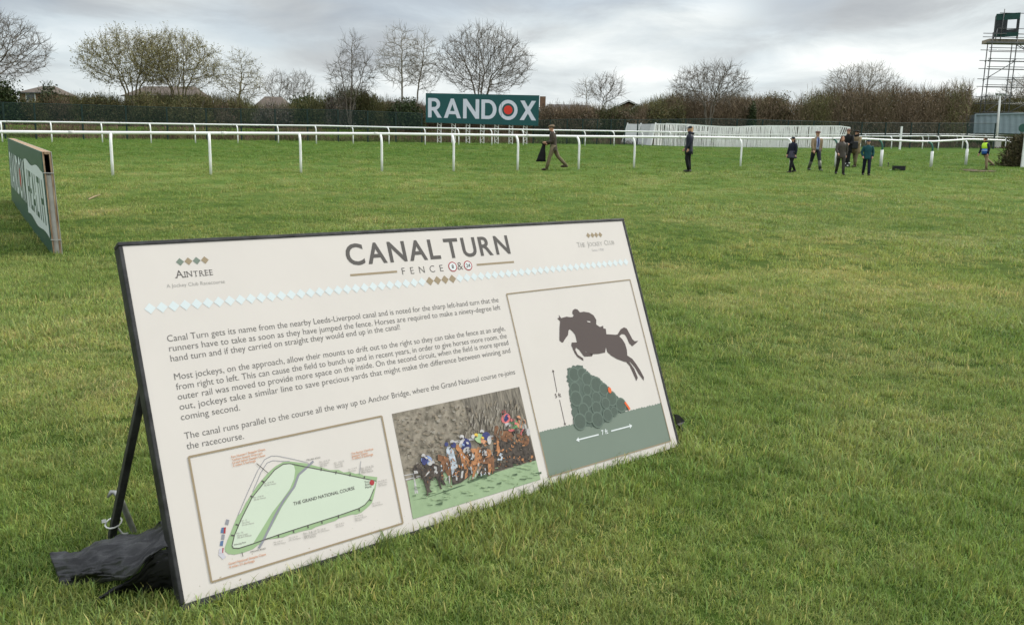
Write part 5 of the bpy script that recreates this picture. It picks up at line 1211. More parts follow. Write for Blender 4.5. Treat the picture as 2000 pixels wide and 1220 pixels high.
# ------------------------------------------------------------------ bushes, thicket and rough grass
M_ever = material('dark_evergreen_leaf', (0.024, 0.042, 0.013), 0.6, 0.3, 1.5, (0.065, 0.088, 0.028), tint=True, transl=0.15)
M_olive = material('olive_twig_leaf', (0.088, 0.085, 0.034), 0.8, 0.3, 1.2, (0.145, 0.134, 0.058), tint=True, transl=0.15)
M_brown = material('brown_twigs', (0.125, 0.096, 0.062), 0.85, 0.3, 0.8, (0.20, 0.155, 0.102), tint=True)
M_gbrown = material('grey_brown_twigs', (0.115, 0.10, 0.078), 0.85, 0.3, 0.8, (0.18, 0.155, 0.125), tint=True)
def leafcloud(seed, rx, ry, H, n, size, stems, lumps=7):
    """leaf and twig faces through a lumpy volume, base at z = 0"""
    r = np.random.default_rng(seed); c = []
    for i in range(lumps):
        a = r.uniform(0, 2 * pi); q = sqrt(r.uniform()) * 0.68; c.append((q * cos(a) * rx, q * sin(a) * ry, r.uniform(0.18, 0.70) * H, r.uniform(0.30, 0.50)))
    P = []
    while len(P) < n:
        lx, ly, lz, s_ = c[r.integers(lumps)]; v = r.normal(0, 1, 3); v /= np.linalg.norm(v); q = r.uniform(0.25, 1.0) ** 0.5 * (1 + 0.22 * r.normal())
        p_ = np.array([lx + v[0] * q * s_ * rx, ly + v[1] * q * s_ * ry, lz + v[2] * q * s_ * H])
        if 0 < p_[2] < H * 1.12: P.append(p_)
    P = np.array(P); e1 = r.normal(0, 1, (n, 3)); e1 /= np.linalg.norm(e1, axis=1)[:, None]; e2 = np.cross(e1, r.normal(0, 1, (n, 3))); e2 /= np.linalg.norm(e2, axis=1)[:, None]
    ns_ = int(n * stems); l = size * r.uniform(0.5, 1.4, n); w = l * r.uniform(0.35, 0.8, n)
    e1[:ns_] = e1[:ns_] * 0.5 + np.array([0, 0, 0.9]); l[:ns_] = size * r.uniform(1.5, 4.5, ns_); w[:ns_] = 0.016
    q = np.stack([P - e1 * l[:, None] / 2 - e2 * w[:, None] / 2, P + e1 * l[:, None] / 2 - e2 * w[:, None] / 2, P + e1 * l[:, None] / 2 + e2 * w[:, None] / 2, P - e1 * l[:, None] / 2 + e2 * w[:, None] / 2], 1).reshape(-1, 3)
    tn = (r.uniform(0.55, 1.5, n)[:, None] * np.stack([r.uniform(0.85, 1.2, n), np.ones(n), r.uniform(0.8, 1.2, n)], 1)); return q, np.arange(n * 4).reshape(-1, 4), np.repeat(tn, 4, 0)
def bush(seed, left, right, top, Y, label, m, n=3200, size=0.17, stems=0.35, depth=2.2, name='bush', lumps=8):
    xl, xr = V(left, 220, Y).x, V(right, 220, Y).x; x = (xl + xr) / 2; b = Vector((x, Y, ground(x, Y))); H = V((left + right) / 2, top, Y).z - b.z
    t_ = thing(name, label, 'bush', b, 'bushes along the boundary')
    q, f, tn = leafcloud(seed, (xr - xl) / 2, depth, H / 1.05, int(n * 3.2), size * 0.72, stems, lumps); fast_mesh('foliage', q, f, m, t_, tint=tn)
    r = random.Random(seed); mb = MB()
    for k in range(7):
        a = r.uniform(0, 2 * pi); s_ = r.uniform(.2, .6); mb.tube([(0.2 * cos(a), 0.2 * sin(a), -.1), (s_ * (xr - xl) / 4 * cos(a), s_ * depth * .5 * sin(a), H * .4), (s_ * (xr - xl) / 2 * cos(a), s_ * depth * sin(a), H * .8)], [0.06, 0.04, 0.015], 5)
    mb.build('stems', M_b1, t_); return t_
bush(31, -60, 52, 150, 70, 'large dark evergreen bush at the left edge under the tall bare tree', M_ever, 4200, 0.20, 0.12)
bush(32, 84, 165, 168, 76, 'dark bush right of the brown hipped roof at the left', M_ever, 2600, 0.19, 0.2)
bush(33, 20, 110, 196, 72, 'low olive shrub below the brown hipped roof at the left', M_olive, 2400, 0.16, 0.4)
bush(34, 150, 250, 186, 72, 'olive shrub below the left budding tree', M_olive, 2800, 0.16, 0.4)
bush(35, 235, 335, 182, 71, 'brown-green shrub between the stems of the budding pair', M_olive, 2800, 0.15, 0.45)
bush(36, 320, 430, 180, 72, 'olive-brown shrub below the right budding tree', M_olive, 3000, 0.15, 0.45)
bush(37, 415, 500, 190, 74, 'brown twiggy shrub at the foot of the slender upright tree', M_brown, 2600, 0.14, 0.55)
bush(38, 556, 652, 182, 75, 'dark evergreen mound left of the three-stemmed tree', M_ever, 3600, 0.19, 0.12)
bush(39, 636, 700, 176, 74, 'grey-brown twiggy shrub at the foot of the three-stemmed tree', M_gbrown, 2600, 0.14, 0.55)
bush(40, 690, 752, 170, 75, 'dark olive shrub right of the three-stemmed tree', M_olive, 2600, 0.16, 0.35)
bush(41, 742, 832, 194, 72, 'dark evergreen bush behind the left end of the hoarding', M_ever, 3000, 0.18, 0.12)
bush(42, 490, 570, 205, 72, 'low grey-brown shrub in front of the dark roof at left-centre', M_gbrown, 1800, 0.14, 0.5)
bush(43, 1046, 1120, 208, 74, 'brown hedge bush just right of the hoarding', M_brown, 2200, 0.14, 0.5)
bush(44, 1110, 1190, 212, 75, 'brown hedge bush below the right end of the first low roof', M_brown, 2200, 0.14, 0.5)
bush(45, 1180, 1262, 211, 75, 'brown hedge bush below the gabled roof', M_brown, 2200, 0.14, 0.5)
bush(46, 1250, 1310, 201, 76, 'bright olive bush at the left end of the hurdle stack', M_olive, 2400, 0.17, 0.25)
bush(47, 1300, 1345, 206, 78, 'green bush left of the round domed tree', M_olive, 1800, 0.17, 0.25)
bush(48, 1458, 1486, 194, 80, 'small dark conifer right of the round domed tree', M_ever, 1500, 0.16, 0.1, 1.0, name='conifer', lumps=5)
bush(49, 1490, 1545, 184, 82, 'ragged olive bush left of the small gable', M_olive, 2200, 0.18, 0.35)

PROF = [(1040, 232), (1240, 222), (1258, 205), (1290, 195), (1330, 188), (1400, 192), (1480, 190), (1505, 192), (1545, 214), (1580, 192), (1610, 182), (1660, 172), (1700, 178), (1740, 180), (1800, 177), (1850, 174), (1905, 180), (1960, 172), (2040, 168), (2330, 174)]
def thicket(name, label, n, seed, x0, x1, depth, prof, tones, zref):
    r = np.random.default_rng(seed); vs = np.zeros((n, 4, 3)); tn = np.zeros((n, 3))
    for i in range(n):
        px = r.uniform(x0, x1); Y = r.uniform(*depth(px)); x = V(px, 230, Y).x; g = ground(x, Y); top = V(px, curve_y(prof, px), zref).z - 0.25 - g - 0.3
        top *= 1 + 0.34 * noise.noise(Vector((x * 0.36, Y * 0.12, 5.0))) + 0.05 * noise.noise(Vector((x * 2.1, Y * 0.3, 8.0))); z = g + max(0.3, top) * r.uniform(0.0, 1.0) ** 0.9
        p_ = np.array([x, Y, z]); e1 = r.normal(0, 1, 3); stem = r.uniform() < 0.68
        if stem: e1 = e1 * 0.36 + np.array([0, 0, 1.0]); l = r.uniform(0.35, 1.15); w = r.uniform(0.014, 0.034)
        else: l = r.uniform(0.07, 0.19); w = l * r.uniform(.4, .8)
        e1 /= np.linalg.norm(e1); e2 = np.cross(e1, r.normal(0, 1, 3)); e2 /= np.linalg.norm(e2) + 1e-9
        vs[i] = [p_ - e2 * w / 2, p_ + e2 * w / 2, p_ + e1 * l + e2 * w / 3, p_ + e1 * l - e2 * w / 3]
        tn[i] = r.uniform(0.6, 1.4) * np.array(tones(px, noise.noise(Vector((x * 0.18, Y * 0.18, 2.2)))))
    o = fast_mesh(name, vs.reshape(-1, 3), np.arange(n * 4).reshape(-1, 4), M_brown, tint=np.repeat(tn, 4, 0)); tag(o, label, None, None, 'stuff')
OL, BR, DK = (0.82, 1.0, 0.60), (1.08, 1.02, 1.0), (0.50, 0.68, 0.38)
thicket('thicket', 'brown leafless thicket along the right half of the horizon', 205000, 77, 1244, 2320, lambda px: (79.5, 95) if px < 1893 else (91, 101), PROF, lambda px, k: OL if k > 0.12 or (px < 1500 and k > -0.25) else BR, 86)
PROF2 = [(-340, 190), (-60, 190), (60, 200), (100, 192), (160, 196), (200, 190), (260, 186), (330, 188), (430, 188), (480, 200), (505, 214), (560, 208), (600, 196), (660, 182), (700, 178), (740, 190), (770, 200), (830, 206), (850, 228), (1040, 230), (1060, 212), (1120, 208), (1190, 212), (1240, 212), (1262, 206)]
thicket('undergrowth', 'tangled olive and brown undergrowth behind the mesh fence at the left', 150000, 78, -330, 1262, lambda px: (73, 81) if px < 835 else (73.5, 79), PROF2, lambda px, k: DK if k > 0.22 else (OL if k > -0.12 and px < 840 else BR), 77)
M_rough = material('rough_dry_grass', (0.125, 0.085, 0.058), 0.9, 0.3, 0.35, (0.20, 0.145, 0.10), tint=True)
def rough():
    r = np.random.default_rng(5); n = 60000; vs = np.zeros((n, 4, 3)); tn = np.zeros((n, 3))
    for i in range(n):
        x = r.uniform(-52, 62); d = r.uniform(0.15, 12) ; Y = edge_y(x) + d * r.uniform(0.3, 1); g = ground(x, Y)
        kk = noise.noise(Vector((x * 0.25, Y * 0.3, 9.0))); h = r.uniform(0.12, 0.55) * (1 + 0.9 * kk); l = max(0.06, h); w = r.uniform(0.015, 0.04)
        if d < 1.0: l *= 0.55
        p_ = np.array([x, Y, g - 0.03]); e1 = r.normal(0, 0.45, 3) + np.array([0, 0, 1.0]); e1 /= np.linalg.norm(e1); e2 = np.cross(e1, r.normal(0, 1, 3)); e2 /= np.linalg.norm(e2)
        vs[i] = [p_ - e2 * w / 2, p_ + e2 * w / 2, p_ + e1 * l + e2 * w / 3, p_ + e1 * l - e2 * w / 3]
        gr = noise.noise(Vector((x * 0.12, Y * 0.4, 1.0))) > 0.22 or d < 0.8; tn[i] = r.uniform(0.6, 1.35) * (np.array([0.55, 0.95, 0.45]) if gr else np.array([1.0, 0.95, 0.95]))
    o = fast_mesh('rough_grass', vs.reshape(-1, 3), np.arange(n * 4).reshape(-1, 4), M_rough, tint=np.repeat(tn, 4, 0)); tag(o, 'rough brown grass and brambles on the bank behind the rails', None, None, 'stuff')
rough()

# ------------------------------------------------------------------ houses beyond the bank
M_brick = material('brown_brick', (0.17, 0.10, 0.065), 0.85, 0.2, 3); M_cream = material('cream_render', (0.55, 0.52, 0.45), 0.8, 0.05, 1)
M_tile = material('brown_roof_tile', (0.085, 0.065, 0.052), 0.75, 0.25, 1.5, (0.14, 0.11, 0.09), stretch=(1, 1, 6)); M_slate = material('grey_roof_tile', (0.085, 0.080, 0.082), 0.7, 0.2, 1.5, (0.13, 0.12, 0.12), stretch=(1, 1, 6))
M_verge = material('white_bargeboard', (0.72, 0.72, 0.70), 0.5, 0.05); M_glass = material('window_glass', (0.05, 0.06, 0.07), 0.15, 0.1, 1, spec=0.6)
def house(label, Y, xl, xr, eave, ridge, rl, rr, roof, wall, depth=7.0, gable=False, chimney=None, win=()):
    """long side to the camera: eaves from xl to xr, ridge from rl to rr (pixels); gable: gable end to the camera"""
    a, b = V(xl, eave[0], Y), V(xr, eave[1], Y); c = (a + b) / 2; base = Vector((c.x, Y, ground(c.x, Y))); h = thing('house', label, 'house', base, 'houses beyond the course')
    zg = base.z - 0.3; y2 = Y + depth; mb = MB(); ins = 0.3
    q0 = [(a.x + ins, Y + ins, zg), (b.x - ins, Y + ins, zg), (b.x - ins, y2 - ins, zg), (a.x + ins, y2 - ins, zg)]; ze = min(a.z, b.z); q1 = [(x, y, ze) for x, y, z in q0]
    mb.add(q0 + q1, [(0, 1, 5, 4), (1, 2, 6, 5), (2, 3, 7, 6), (3, 0, 4, 7)])
    if gable:
        ap = V((rl + rr) / 2, ridge[0], Y); mb.add([q1[0], q1[1], (ap.x, Y + ins, ap.z - .15), q1[3], q1[2], (ap.x, y2 - ins, ap.z - .15)], [(0, 1, 2), (3, 5, 4)]); mb.build('wall', wall, h, base)
        mb = MB()
        for s_, e_ in ((0, a), (1, b)):
            P4_ = [Vector((e_.x, Y, e_.z)), Vector((ap.x, Y, ap.z)), Vector((ap.x, y2, ap.z)), Vector((e_.x, y2, e_.z))]; mb.add(P4_ + [v + Vector((0, 0, .15)) for v in P4_], [(0, 1, 2, 3), (7, 6, 5, 4), (0, 4, 5, 1), (1, 5, 6, 2), (2, 6, 7, 3), (3, 7, 4, 0)])
        ro = mb.build('roof', roof, h, base)
        for e_ in (a, b):
            mb = MB(); mb.bar(Vector((e_.x, Y - .05, e_.z + .02)), Vector((ap.x, Y - .05, ap.z + .02)), 0.06, 0.24, up=(0, 1, 0)) ; mb.build('bargeboard', M_verge, h, base)
    else:
        mb.build('wall', wall, h, base); r0, r1 = V(rl, ridge[0], Y), V(rr, ridge[1], Y); ym = (Y + y2) / 2; mb = MB()
        p_ = [(a.x, Y, a.z), (b.x, Y, b.z), (b.x, y2, b.z), (a.x, y2, a.z), (r0.x, ym, r0.z), (r1.x, ym, r1.z)]
        mb.add(p_, [(0, 1, 5, 4), (2, 3, 4, 5), (1, 2, 5), (3, 0, 4), (3, 2, 1, 0)]); ro = mb.build('roof', roof, h, base)
        mb = MB(); mb.bar(Vector((a.x, Y - .06, a.z - .02)), Vector((b.x, Y - .06, b.z - .02)), 0.08, 0.14); mb.build('gutter', M_slate, h, base)
    if chimney:
        cp = V(chimney[0], chimney[1], Y + depth / 2); mb = MB(); mb.box((cp.x, Y + depth / 2 - .3, cp.z - 0.7), (0.7, 0.6, 1.6)); mb.build('chimney', wall, ro, base)
    for wx, wy, ww, wh in win:
        wp_ = V(wx, wy, Y + ins - .03); mb = MB(); mb.box(wp_, (ww, 0.06, wh)); wo = mb.build('window', M_verge, h, base); mb = MB(); mb.box(wp_ + Vector((0, -.035, 0)), (ww - .2, 0.03, wh - .2)); mb.build('pane', M_glass, wo, base)
house('house with a brown hipped roof under the tall bare tree at the left', 104, 30, 100, (181, 181), (162.5, 162.5), 50, 76, M_tile, M_brick, win=((60, 190, 1.2, 1.1),))
house('house with a long brown roof behind the budding pair of trees', 104, 236, 382, (187, 187), (163, 163.5), 258, 360, M_tile, M_cream, win=((300, 193, 1.6, 1.0), (322, 194, 1.6, 1.0)))
house('house with a dark brown roof right of the slender upright tree', 100, 484, 566, (217, 217), (183, 184), 500, 534, M_tile, M_brick)
house('small pale gable end showing low between shrubs at left-centre', 98, 481, 514, (222, 223), (214, 214), 497, 499, M_slate, M_cream, gable=True, depth=5)
house('small reddish roof behind the trees left of the hoarding', 104, 722, 838, (210, 210), (194, 194), 734, 800, M_tile, M_brick)
house('long low house with a grey roof just right of the hoarding', 100, 1052, 1182, (219, 221), (198.5, 200.5), 1074, 1153, M_slate, M_brick, chimney=(1060, 191), win=((1098, 227, 1.3, .9),))
house('gabled brick house with white bargeboards right of the low grey roof', 98, 1184, 1268, (218.5, 217), (198, 198), 1227, 1229, M_slate, M_brick, gable=True)
house('small lower gable with white bargeboards in front of the gabled brick house', 96.5, 1228, 1264, (217, 215), (205.5, 205.5), 1244, 1246, M_slate, M_brick, gable=True, depth=1.6)
house('small white-edged gable sunk in the thicket right of the ragged olive bush', 81.5, 1521, 1553, (219, 227), (209.5, 209.5), 1534, 1536, M_tile, M_brick, gable=True, depth=3)

# ------------------------------------------------------------------ people
M_skin = material('skin', (0.50, 0.27, 0.19), 0.55, 0.08, 12); M_eye = material('dark_eye', (0.02, 0.015, 0.012), 0.3, 0.1)
def cloth(nm, c, var=0.18, sc=14, rough=0.85, c2=None): return material(nm, c, rough, var, sc, c2, bump=0.35)
def person(px, py, top, face, label, legs, arms, outfit, lean=0.0, turn=0.0, lift=0.0):
    """feet at pixel (px, py), crown at pixel row top; face: heading in degrees (0 = +x, 90 = away);
    legs: (left, right) of (thigh angle, knee bend); arms: (left, right) of (swing, spread, elbow bend)"""
    base = at(px, py); Hh = V(px, top, base.y).z - base.z; S = Hh / 1.80
    A = radians(face); F = Vector((cos(A), sin(A), 0)); Lf = Vector((-sin(A), cos(A), 0)); Z = Vector((0, 0, 1))
    def W3(f, l, z): return (F * f + Lf * l + Z * z) * S
    t_ = thing('person', label, 'person', base)
    # joints ---------------------------------------------------------------
    def leg(side, th, kn):
        th, kn = radians(th), radians(kn); hip = (0, side * 0.095, 0)
        k = (0.44 * sin(th), side * 0.10, -0.44 * cos(th)); a = (k[0] + 0.43 * sin(th - kn), side * 0.10, k[2] - 0.43 * cos(th - kn)); return [hip, k, a]
    lg = [leg(1, *legs[0]), leg(-1, *legs[1])]; zmin = min(l[2][2] for l in lg); hz0 = -zmin + 0.085
    up_ = lambda q: (q[0], q[1], q[2] + hz0); lg = [[up_(q) for q in l] for l in lg]
    ln_ = radians(lean); sp = lambda d, l=0.0: (d * sin(ln_), l, hz0 + d * cos(ln_))
    waist, chest, neckb, neck, head = sp(0.14), sp(0.34), sp(0.50), sp(0.56), sp(0.68); head = (head[0] + 0.02, 0, head[2])
    arm = []
    for side, (sw, spd, el) in zip((1, -1), arms):
        sw, spd, el = radians(sw), radians(spd), radians(el); sh = sp(0.46, side * 0.185)
        d = Vector((sin(sw) * cos(spd), side * sin(spd), -cos(sw) * cos(spd))); e = Vector(sh) + d * 0.29
        fw = Vector((sin(sw + el) * cos(spd * .3), side * sin(spd * 0.3) - side * 0.35 * sin(min(el, 1.6)), -cos(sw + el) * cos(spd * .3))).normalized(); w = e + fw * 0.25; arm.append([Vector(sh), e, w, fw])
    G = lambda q: W3(*q)
    R3 = Matrix((F, Lf, Z)).transposed(); Rh = R3 @ Matrix.Rotation(radians(turn), 3, 'Z') @ Matrix.Rotation(ln_ * 0.6, 3, 'Y')
    HD = lambda x, y, z: G(head) + (Rh @ Vector((x, y, z))) * S
    # one continuous body --------------------------------------------------
    mb = MB()
    for l in lg:
        foot = (l[2][0] + 0.16, l[2][1] * 1.15, max(0.03, l[2][2] - 0.055)); heel = (l[2][0] - 0.05, l[2][1], l[2][2] - 0.05)
        mb.tube([G(q) for q in l], [0.085 * S, 0.058 * S, 0.042 * S], 10); mb.tube([G(heel), G((l[2][0] + .03, l[2][1], l[2][2] - .04)), G(foot)], [0.034 * S, 0.042 * S, 0.028 * S], 8)
    mb.loft([(G((0, 0, hz0 - 0.09)), R3 @ Vector((0.10, 0, 0)) * S, R3 @ Vector((0, 0.15, 0)) * S), (G(waist), R3 @ Vector((0.10, 0, 0)) * S, R3 @ Vector((0, 0.14, 0)) * S), (G(chest), R3 @ Vector((0.115, 0, 0)) * S, R3 @ Vector((0, 0.165, 0)) * S), (G(sp(0.46)), R3 @ Vector((0.09, 0, 0)) * S, R3 @ Vector((0, 0.17, 0)) * S), (G(sp(0.52)), R3 @ Vector((0.06, 0, 0)) * S, R3 @ Vector((0, 0.07, 0)) * S)], 14)
    mb.tube([G(sp(0.47)), G(neck), G((head[0], 0, head[2] - .05))], [0.062 * S, 0.055 * S, 0.055 * S], 10)
    mb.ell(HD(-0.005, 0, 0.025), (0.096 * S, 0.076 * S, 0.100 * S), Rh); mb.ell(HD(0.022, 0, -0.055), (0.068 * S, 0.056 * S, 0.062 * S), Rh)
    mb.tube([HD(0.085, 0, 0.02), HD(0.108, 0, -0.025), HD(0.085, 0, -0.035)], [0.010 * S, 0.017 * S, 0.012 * S], 6); mb.tube([HD(0.086, -0.02, -0.066), HD(0.092, 0, -0.064), HD(0.086, 0.02, -0.066)], [0.006 * S, 0.009 * S, 0.006 * S], 6)
    for s_ in (1, -1): mb.ell(HD(-0.005, s_ * 0.078, 0.0), (0.022 * S, 0.010 * S, 0.033 * S), Rh, 8)
    for (sh, e, w, fw), side in zip(arm, (1, -1)):
        pal = w + fw * 0.085; sdv = Vector((fw.z, 0, -fw.x)); sdv = sdv.normalized() if sdv.length > 0.01 else Vector((1, 0, 0)); inn = Vector((0, -side, 0))
        mb.tube([G(sh), G(e), G(w)], [0.055 * S, 0.042 * S, 0.030 * S], 9); mb.tube([G(w), G(w + fw * 0.04), G(pal)], [0.027 * S, 0.038 * S, 0.036 * S], 8)
        for q, lq in zip((-1.5, -0.5, 0.5, 1.5), (0.062, 0.075, 0.072, 0.055)):
            r0 = pal - fw * 0.01 + sdv * q * 0.019; r1 = r0 + fw * lq * 0.55; r2 = r1 + (fw * 0.7 + inn * 0.7) * lq * 0.5; mb.tube([G(r0), G(r1), G(r2)], [0.0105 * S, 0.010 * S, 0.008 * S], 6)
        r0 = w + fw * 0.03 + sdv * 0.028; mb.tube([G(r0), G(r0 + sdv * 0.03 + fw * 0.025), G(r0 + sdv * 0.038 + fw * 0.055)], [0.013 * S, 0.012 * S, 0.009 * S], 6)
    bd = mb.build('body', M_skin, t_, (0, 0, 0), True); rm = bd.modifiers.new('remesh', 'REMESH'); rm.mode = 'VOXEL'; rm.voxel_size = 0.0075; rm.use_smooth_shade = True
    mb = MB()
    for s_ in (1, -1): mb = MB(); mb.ell(HD(0.082, s_ * 0.032, 0.018), (0.007 * S, 0.009 * S, 0.006 * S), Rh, 8); mb.build('eye', M_eye, t_, (0, 0, 0), True)
    # clothing ---------------------------------------------------------------
    o = outfit
    if 'trousers' in o:
        mb = MB(); fl = o.get('flare', 1.0); cut = o.get('leglen', 1.0)
        for l in lg:
            a = Vector(l[1]).lerp(Vector(l[2]), cut); mb.tube([G((l[0][0], l[0][1], l[0][2] + .05)), G(Vector(l[0]).lerp(Vector(l[1]), .5)), G(l[1]), G(Vector(l[1]).lerp(a, .5)), G(a)], [0.108 * S, 0.092 * S * (1 + .5 * (fl - 1)), 0.073 * S * fl, 0.068 * S * fl, 0.060 * S * fl], 12)
        mb.loft([(G((0, 0, hz0 - 0.10)), R3 @ Vector((0.115, 0, 0)) * S, R3 @ Vector((0, 0.17, 0)) * S), (G((0, 0, hz0 + 0.02)), R3 @ Vector((0.125, 0, 0)) * S, R3 @ Vector((0, 0.175, 0)) * S), (G(sp(0.14)), R3 @ Vector((0.115, 0, 0)) * S, R3 @ Vector((0, 0.155, 0)) * S)], 16); mb.build('trousers', o['trousers'], t_, (0, 0, 0), True)
    for l in lg:
        mb = MB(); k_ = o.get('boot', 0.25); a = Vector(l[2]); tp = a.lerp(Vector(l[1]), k_); bw_ = 0.075 if k_ > 0.4 else 0.058
        mb.tube([G(tp), G(tp.lerp(a, .6)), G(a + Vector((0, 0, -.03)))], [bw_ * S, bw_ * .92 * S, 0.056 * S], 10)
        mb.tube([G((a.x - .075, a.y, max(.035, a.z - .045))), G((a.x + .02, a.y, max(.042, a.z - .04))), G((a.x + .12, a.y * 1.1, max(.034, a.z - .05))), G((a.x + .20, a.y * 1.15, max(.026, a.z - .058)))], [0.040 * S, 0.052 * S, 0.050 * S, 0.026 * S], 10); mb.build('boot', o['boots'], t_, (0, 0, 0), True)
    if 'skirt' in o:
        mat_, ln2, wd = o['skirt']; mb = MB(); n = 20; rings = []
        for i in range(6):
            f = i / 5; rings.append((G((0.0 + 0.01 * f, 0, hz0 + 0.13 - ln2 * f)), R3 @ Vector((0.125 + (wd - 0.125) * f * .85, 0, 0)) * S, R3 @ Vector((0, 0.165 + (wd - 0.165) * f, 0)) * S))
        mb.loft(rings[::-1], 18); mb.build('skirt', mat_, t_, (0, 0, 0), True)
    if 'jacket' in o:
        mat_, hem, fat = o['jacket']; mb = MB(); e_ = lambda a, b: (R3 @ Vector((a * fat, 0, 0)) * S, R3 @ Vector((0, b * fat, 0)) * S)
        rings = [(G((-0.01, 0, hz0 - hem)), *e_(0.148, 0.198)), (G((-0.005, 0, hz0 - hem * .5)), *e_(0.142, 0.190)), (G(sp(0.04)), *e_(0.132, 0.176)), (G(sp(0.14)), *e_(0.122, 0.158)), (G(sp(0.26)), *e_(0.132, 0.170)), (G(sp(0.36)), *e_(0.138, 0.184)), (G(sp(0.44)), *e_(0.122, 0.186)), (G(sp(0.485)), *e_(0.098, 0.150)), (G(sp(0.52)), *e_(0.075, 0.095)), (G(sp(0.56)), *e_(0.068, 0.072))]
        if o.get('open'):
            # open-fronted: leave the front of the loft away
            n = 26; vs = []; fs = []
            for c, a, b in rings:
                for j in range(n + 1): t = radians(24 + 312 * j / n); vs.append(Vector(c) + a * cos(t) + b * sin(t))
            for i in range(len(rings) - 1):
                for j in range(n): q = i * (n + 1) + j; fs.append((q, q + 1, q + n + 2, q + n + 1))
            mb.add(vs, fs)
        else: mb.loft(rings, 20)
        mb.build('jacket', mat_, t_, (0, 0, 0), True)
        for (sh, e, w, fw) in arm:
            mb = MB(); sm_ = o.get('sleeve', mat_); k = 1.0 + (fat - 1) * .8; mid_ = Vector(sp(0.42)); top_ = sh.lerp(mid_, 0.30)
            mb.tube([G(top_), G(sh), G(sh.lerp(e, .5)), G(e), G(e.lerp(w, .5)), G(w.lerp(e, 0.05))], [0.06 * S, 0.072 * k * S, 0.068 * k * S, 0.061 * k * S, 0.054 * k * S, 0.046 * k * S], 12); mb.build('sleeve', sm_, t_, (0, 0, 0), True)
    if 'shirt' in o:
        mb = MB(); e_ = lambda a, b: (R3 @ Vector((a, 0, 0)) * S, R3 @ Vector((0, b, 0)) * S)
        mb.loft([(G(sp(0.02)), *e_(0.128, 0.165)), (G(sp(0.14)), *e_(0.120, 0.160)), (G(sp(0.34)), *e_(0.131, 0.170)), (G(sp(0.46)), *e_(0.105, 0.15)), (G(sp(0.55)), *e_(0.066, 0.070))], 18); mb.build('shirt', o['shirt'], t_, (0, 0, 0), True)
    if 'tie' in o:
        mb = MB(); pts = [G(Vector(sp(0.53)) + Vector((0.085, 0, 0))), G(Vector(sp(0.36)) + Vector((0.143, 0, 0))), G(Vector(sp(0.12)) + Vector((0.138, 0, 0)))]
        for a, b in zip(pts, pts[1:]): mb.bar(a, b, 0.05 * S, 0.012 * S, up=tuple(F))
        mb.build('tie', o['tie'], t_)
    if 'vest' in o:
        m1, m2 = o['vest']; e_ = lambda a, b: (R3 @ Vector((a, 0, 0)) * S, R3 @ Vector((0, b, 0)) * S)
        mb = MB(); mb.loft([(G(sp(0.20)), *e_(0.165, 0.212)), (G(sp(0.30)), *e_(0.166, 0.214)), (G(sp(0.42)), *e_(0.158, 0.214)), (G(sp(0.50)), *e_(0.118, 0.175)), (G(sp(0.535)), *e_(0.09, 0.11))], 20, 0); mb.build('vest_top', m1, t_, (0, 0, 0), True)
        mb = MB(); mb.loft([(G((0, 0, hz0 - .07)), *e_(0.172, 0.222)), (G(sp(0.10)), *e_(0.164, 0.212)), (G(sp(0.199)), *e_(0.165, 0.212))], 20, 0); mb.build('vest_skirt', m2, t_, (0, 0, 0), True)
        mb = MB(); mb.loft([(G(sp(0.09)), *e_(0.170, 0.217)), (G(sp(0.13)), *e_(0.170, 0.217))], 20); mb.build('reflective_band', o['band'], t_, (0, 0, 0), True)
    # hair and hats
    if 'hair' in o:
        mat_, long_ = o['hair']; mb = MB(); mb.ell(HD(-0.018, 0, 0.035), (0.100 * S, 0.086 * S, 0.100 * S), Rh, 16, 0, 1.0, -0.35 if not long_ else -0.5)
        if long_: mb.loft([(HD(-0.055, 0, 0.04), Rh @ Vector((0.055, 0, 0)) * S, Rh @ Vector((0, 0.090, 0)) * S), (HD(-0.06, 0, -0.08), Rh @ Vector((0.055, 0, 0)) * S, Rh @ Vector((0, 0.112, 0)) * S), (HD(-0.045, 0, -0.08 - long_ * .6), Rh @ Vector((0.055, 0, 0)) * S, Rh @ Vector((0, 0.125, 0)) * S), (HD(-0.07, 0, -0.08 - long_), Rh @ Vector((0.02, 0, 0)) * S, Rh @ Vector((0, 0.06, 0)) * S)], 14)
        mb.build('hair', mat_, t_, (0, 0, 0), True)
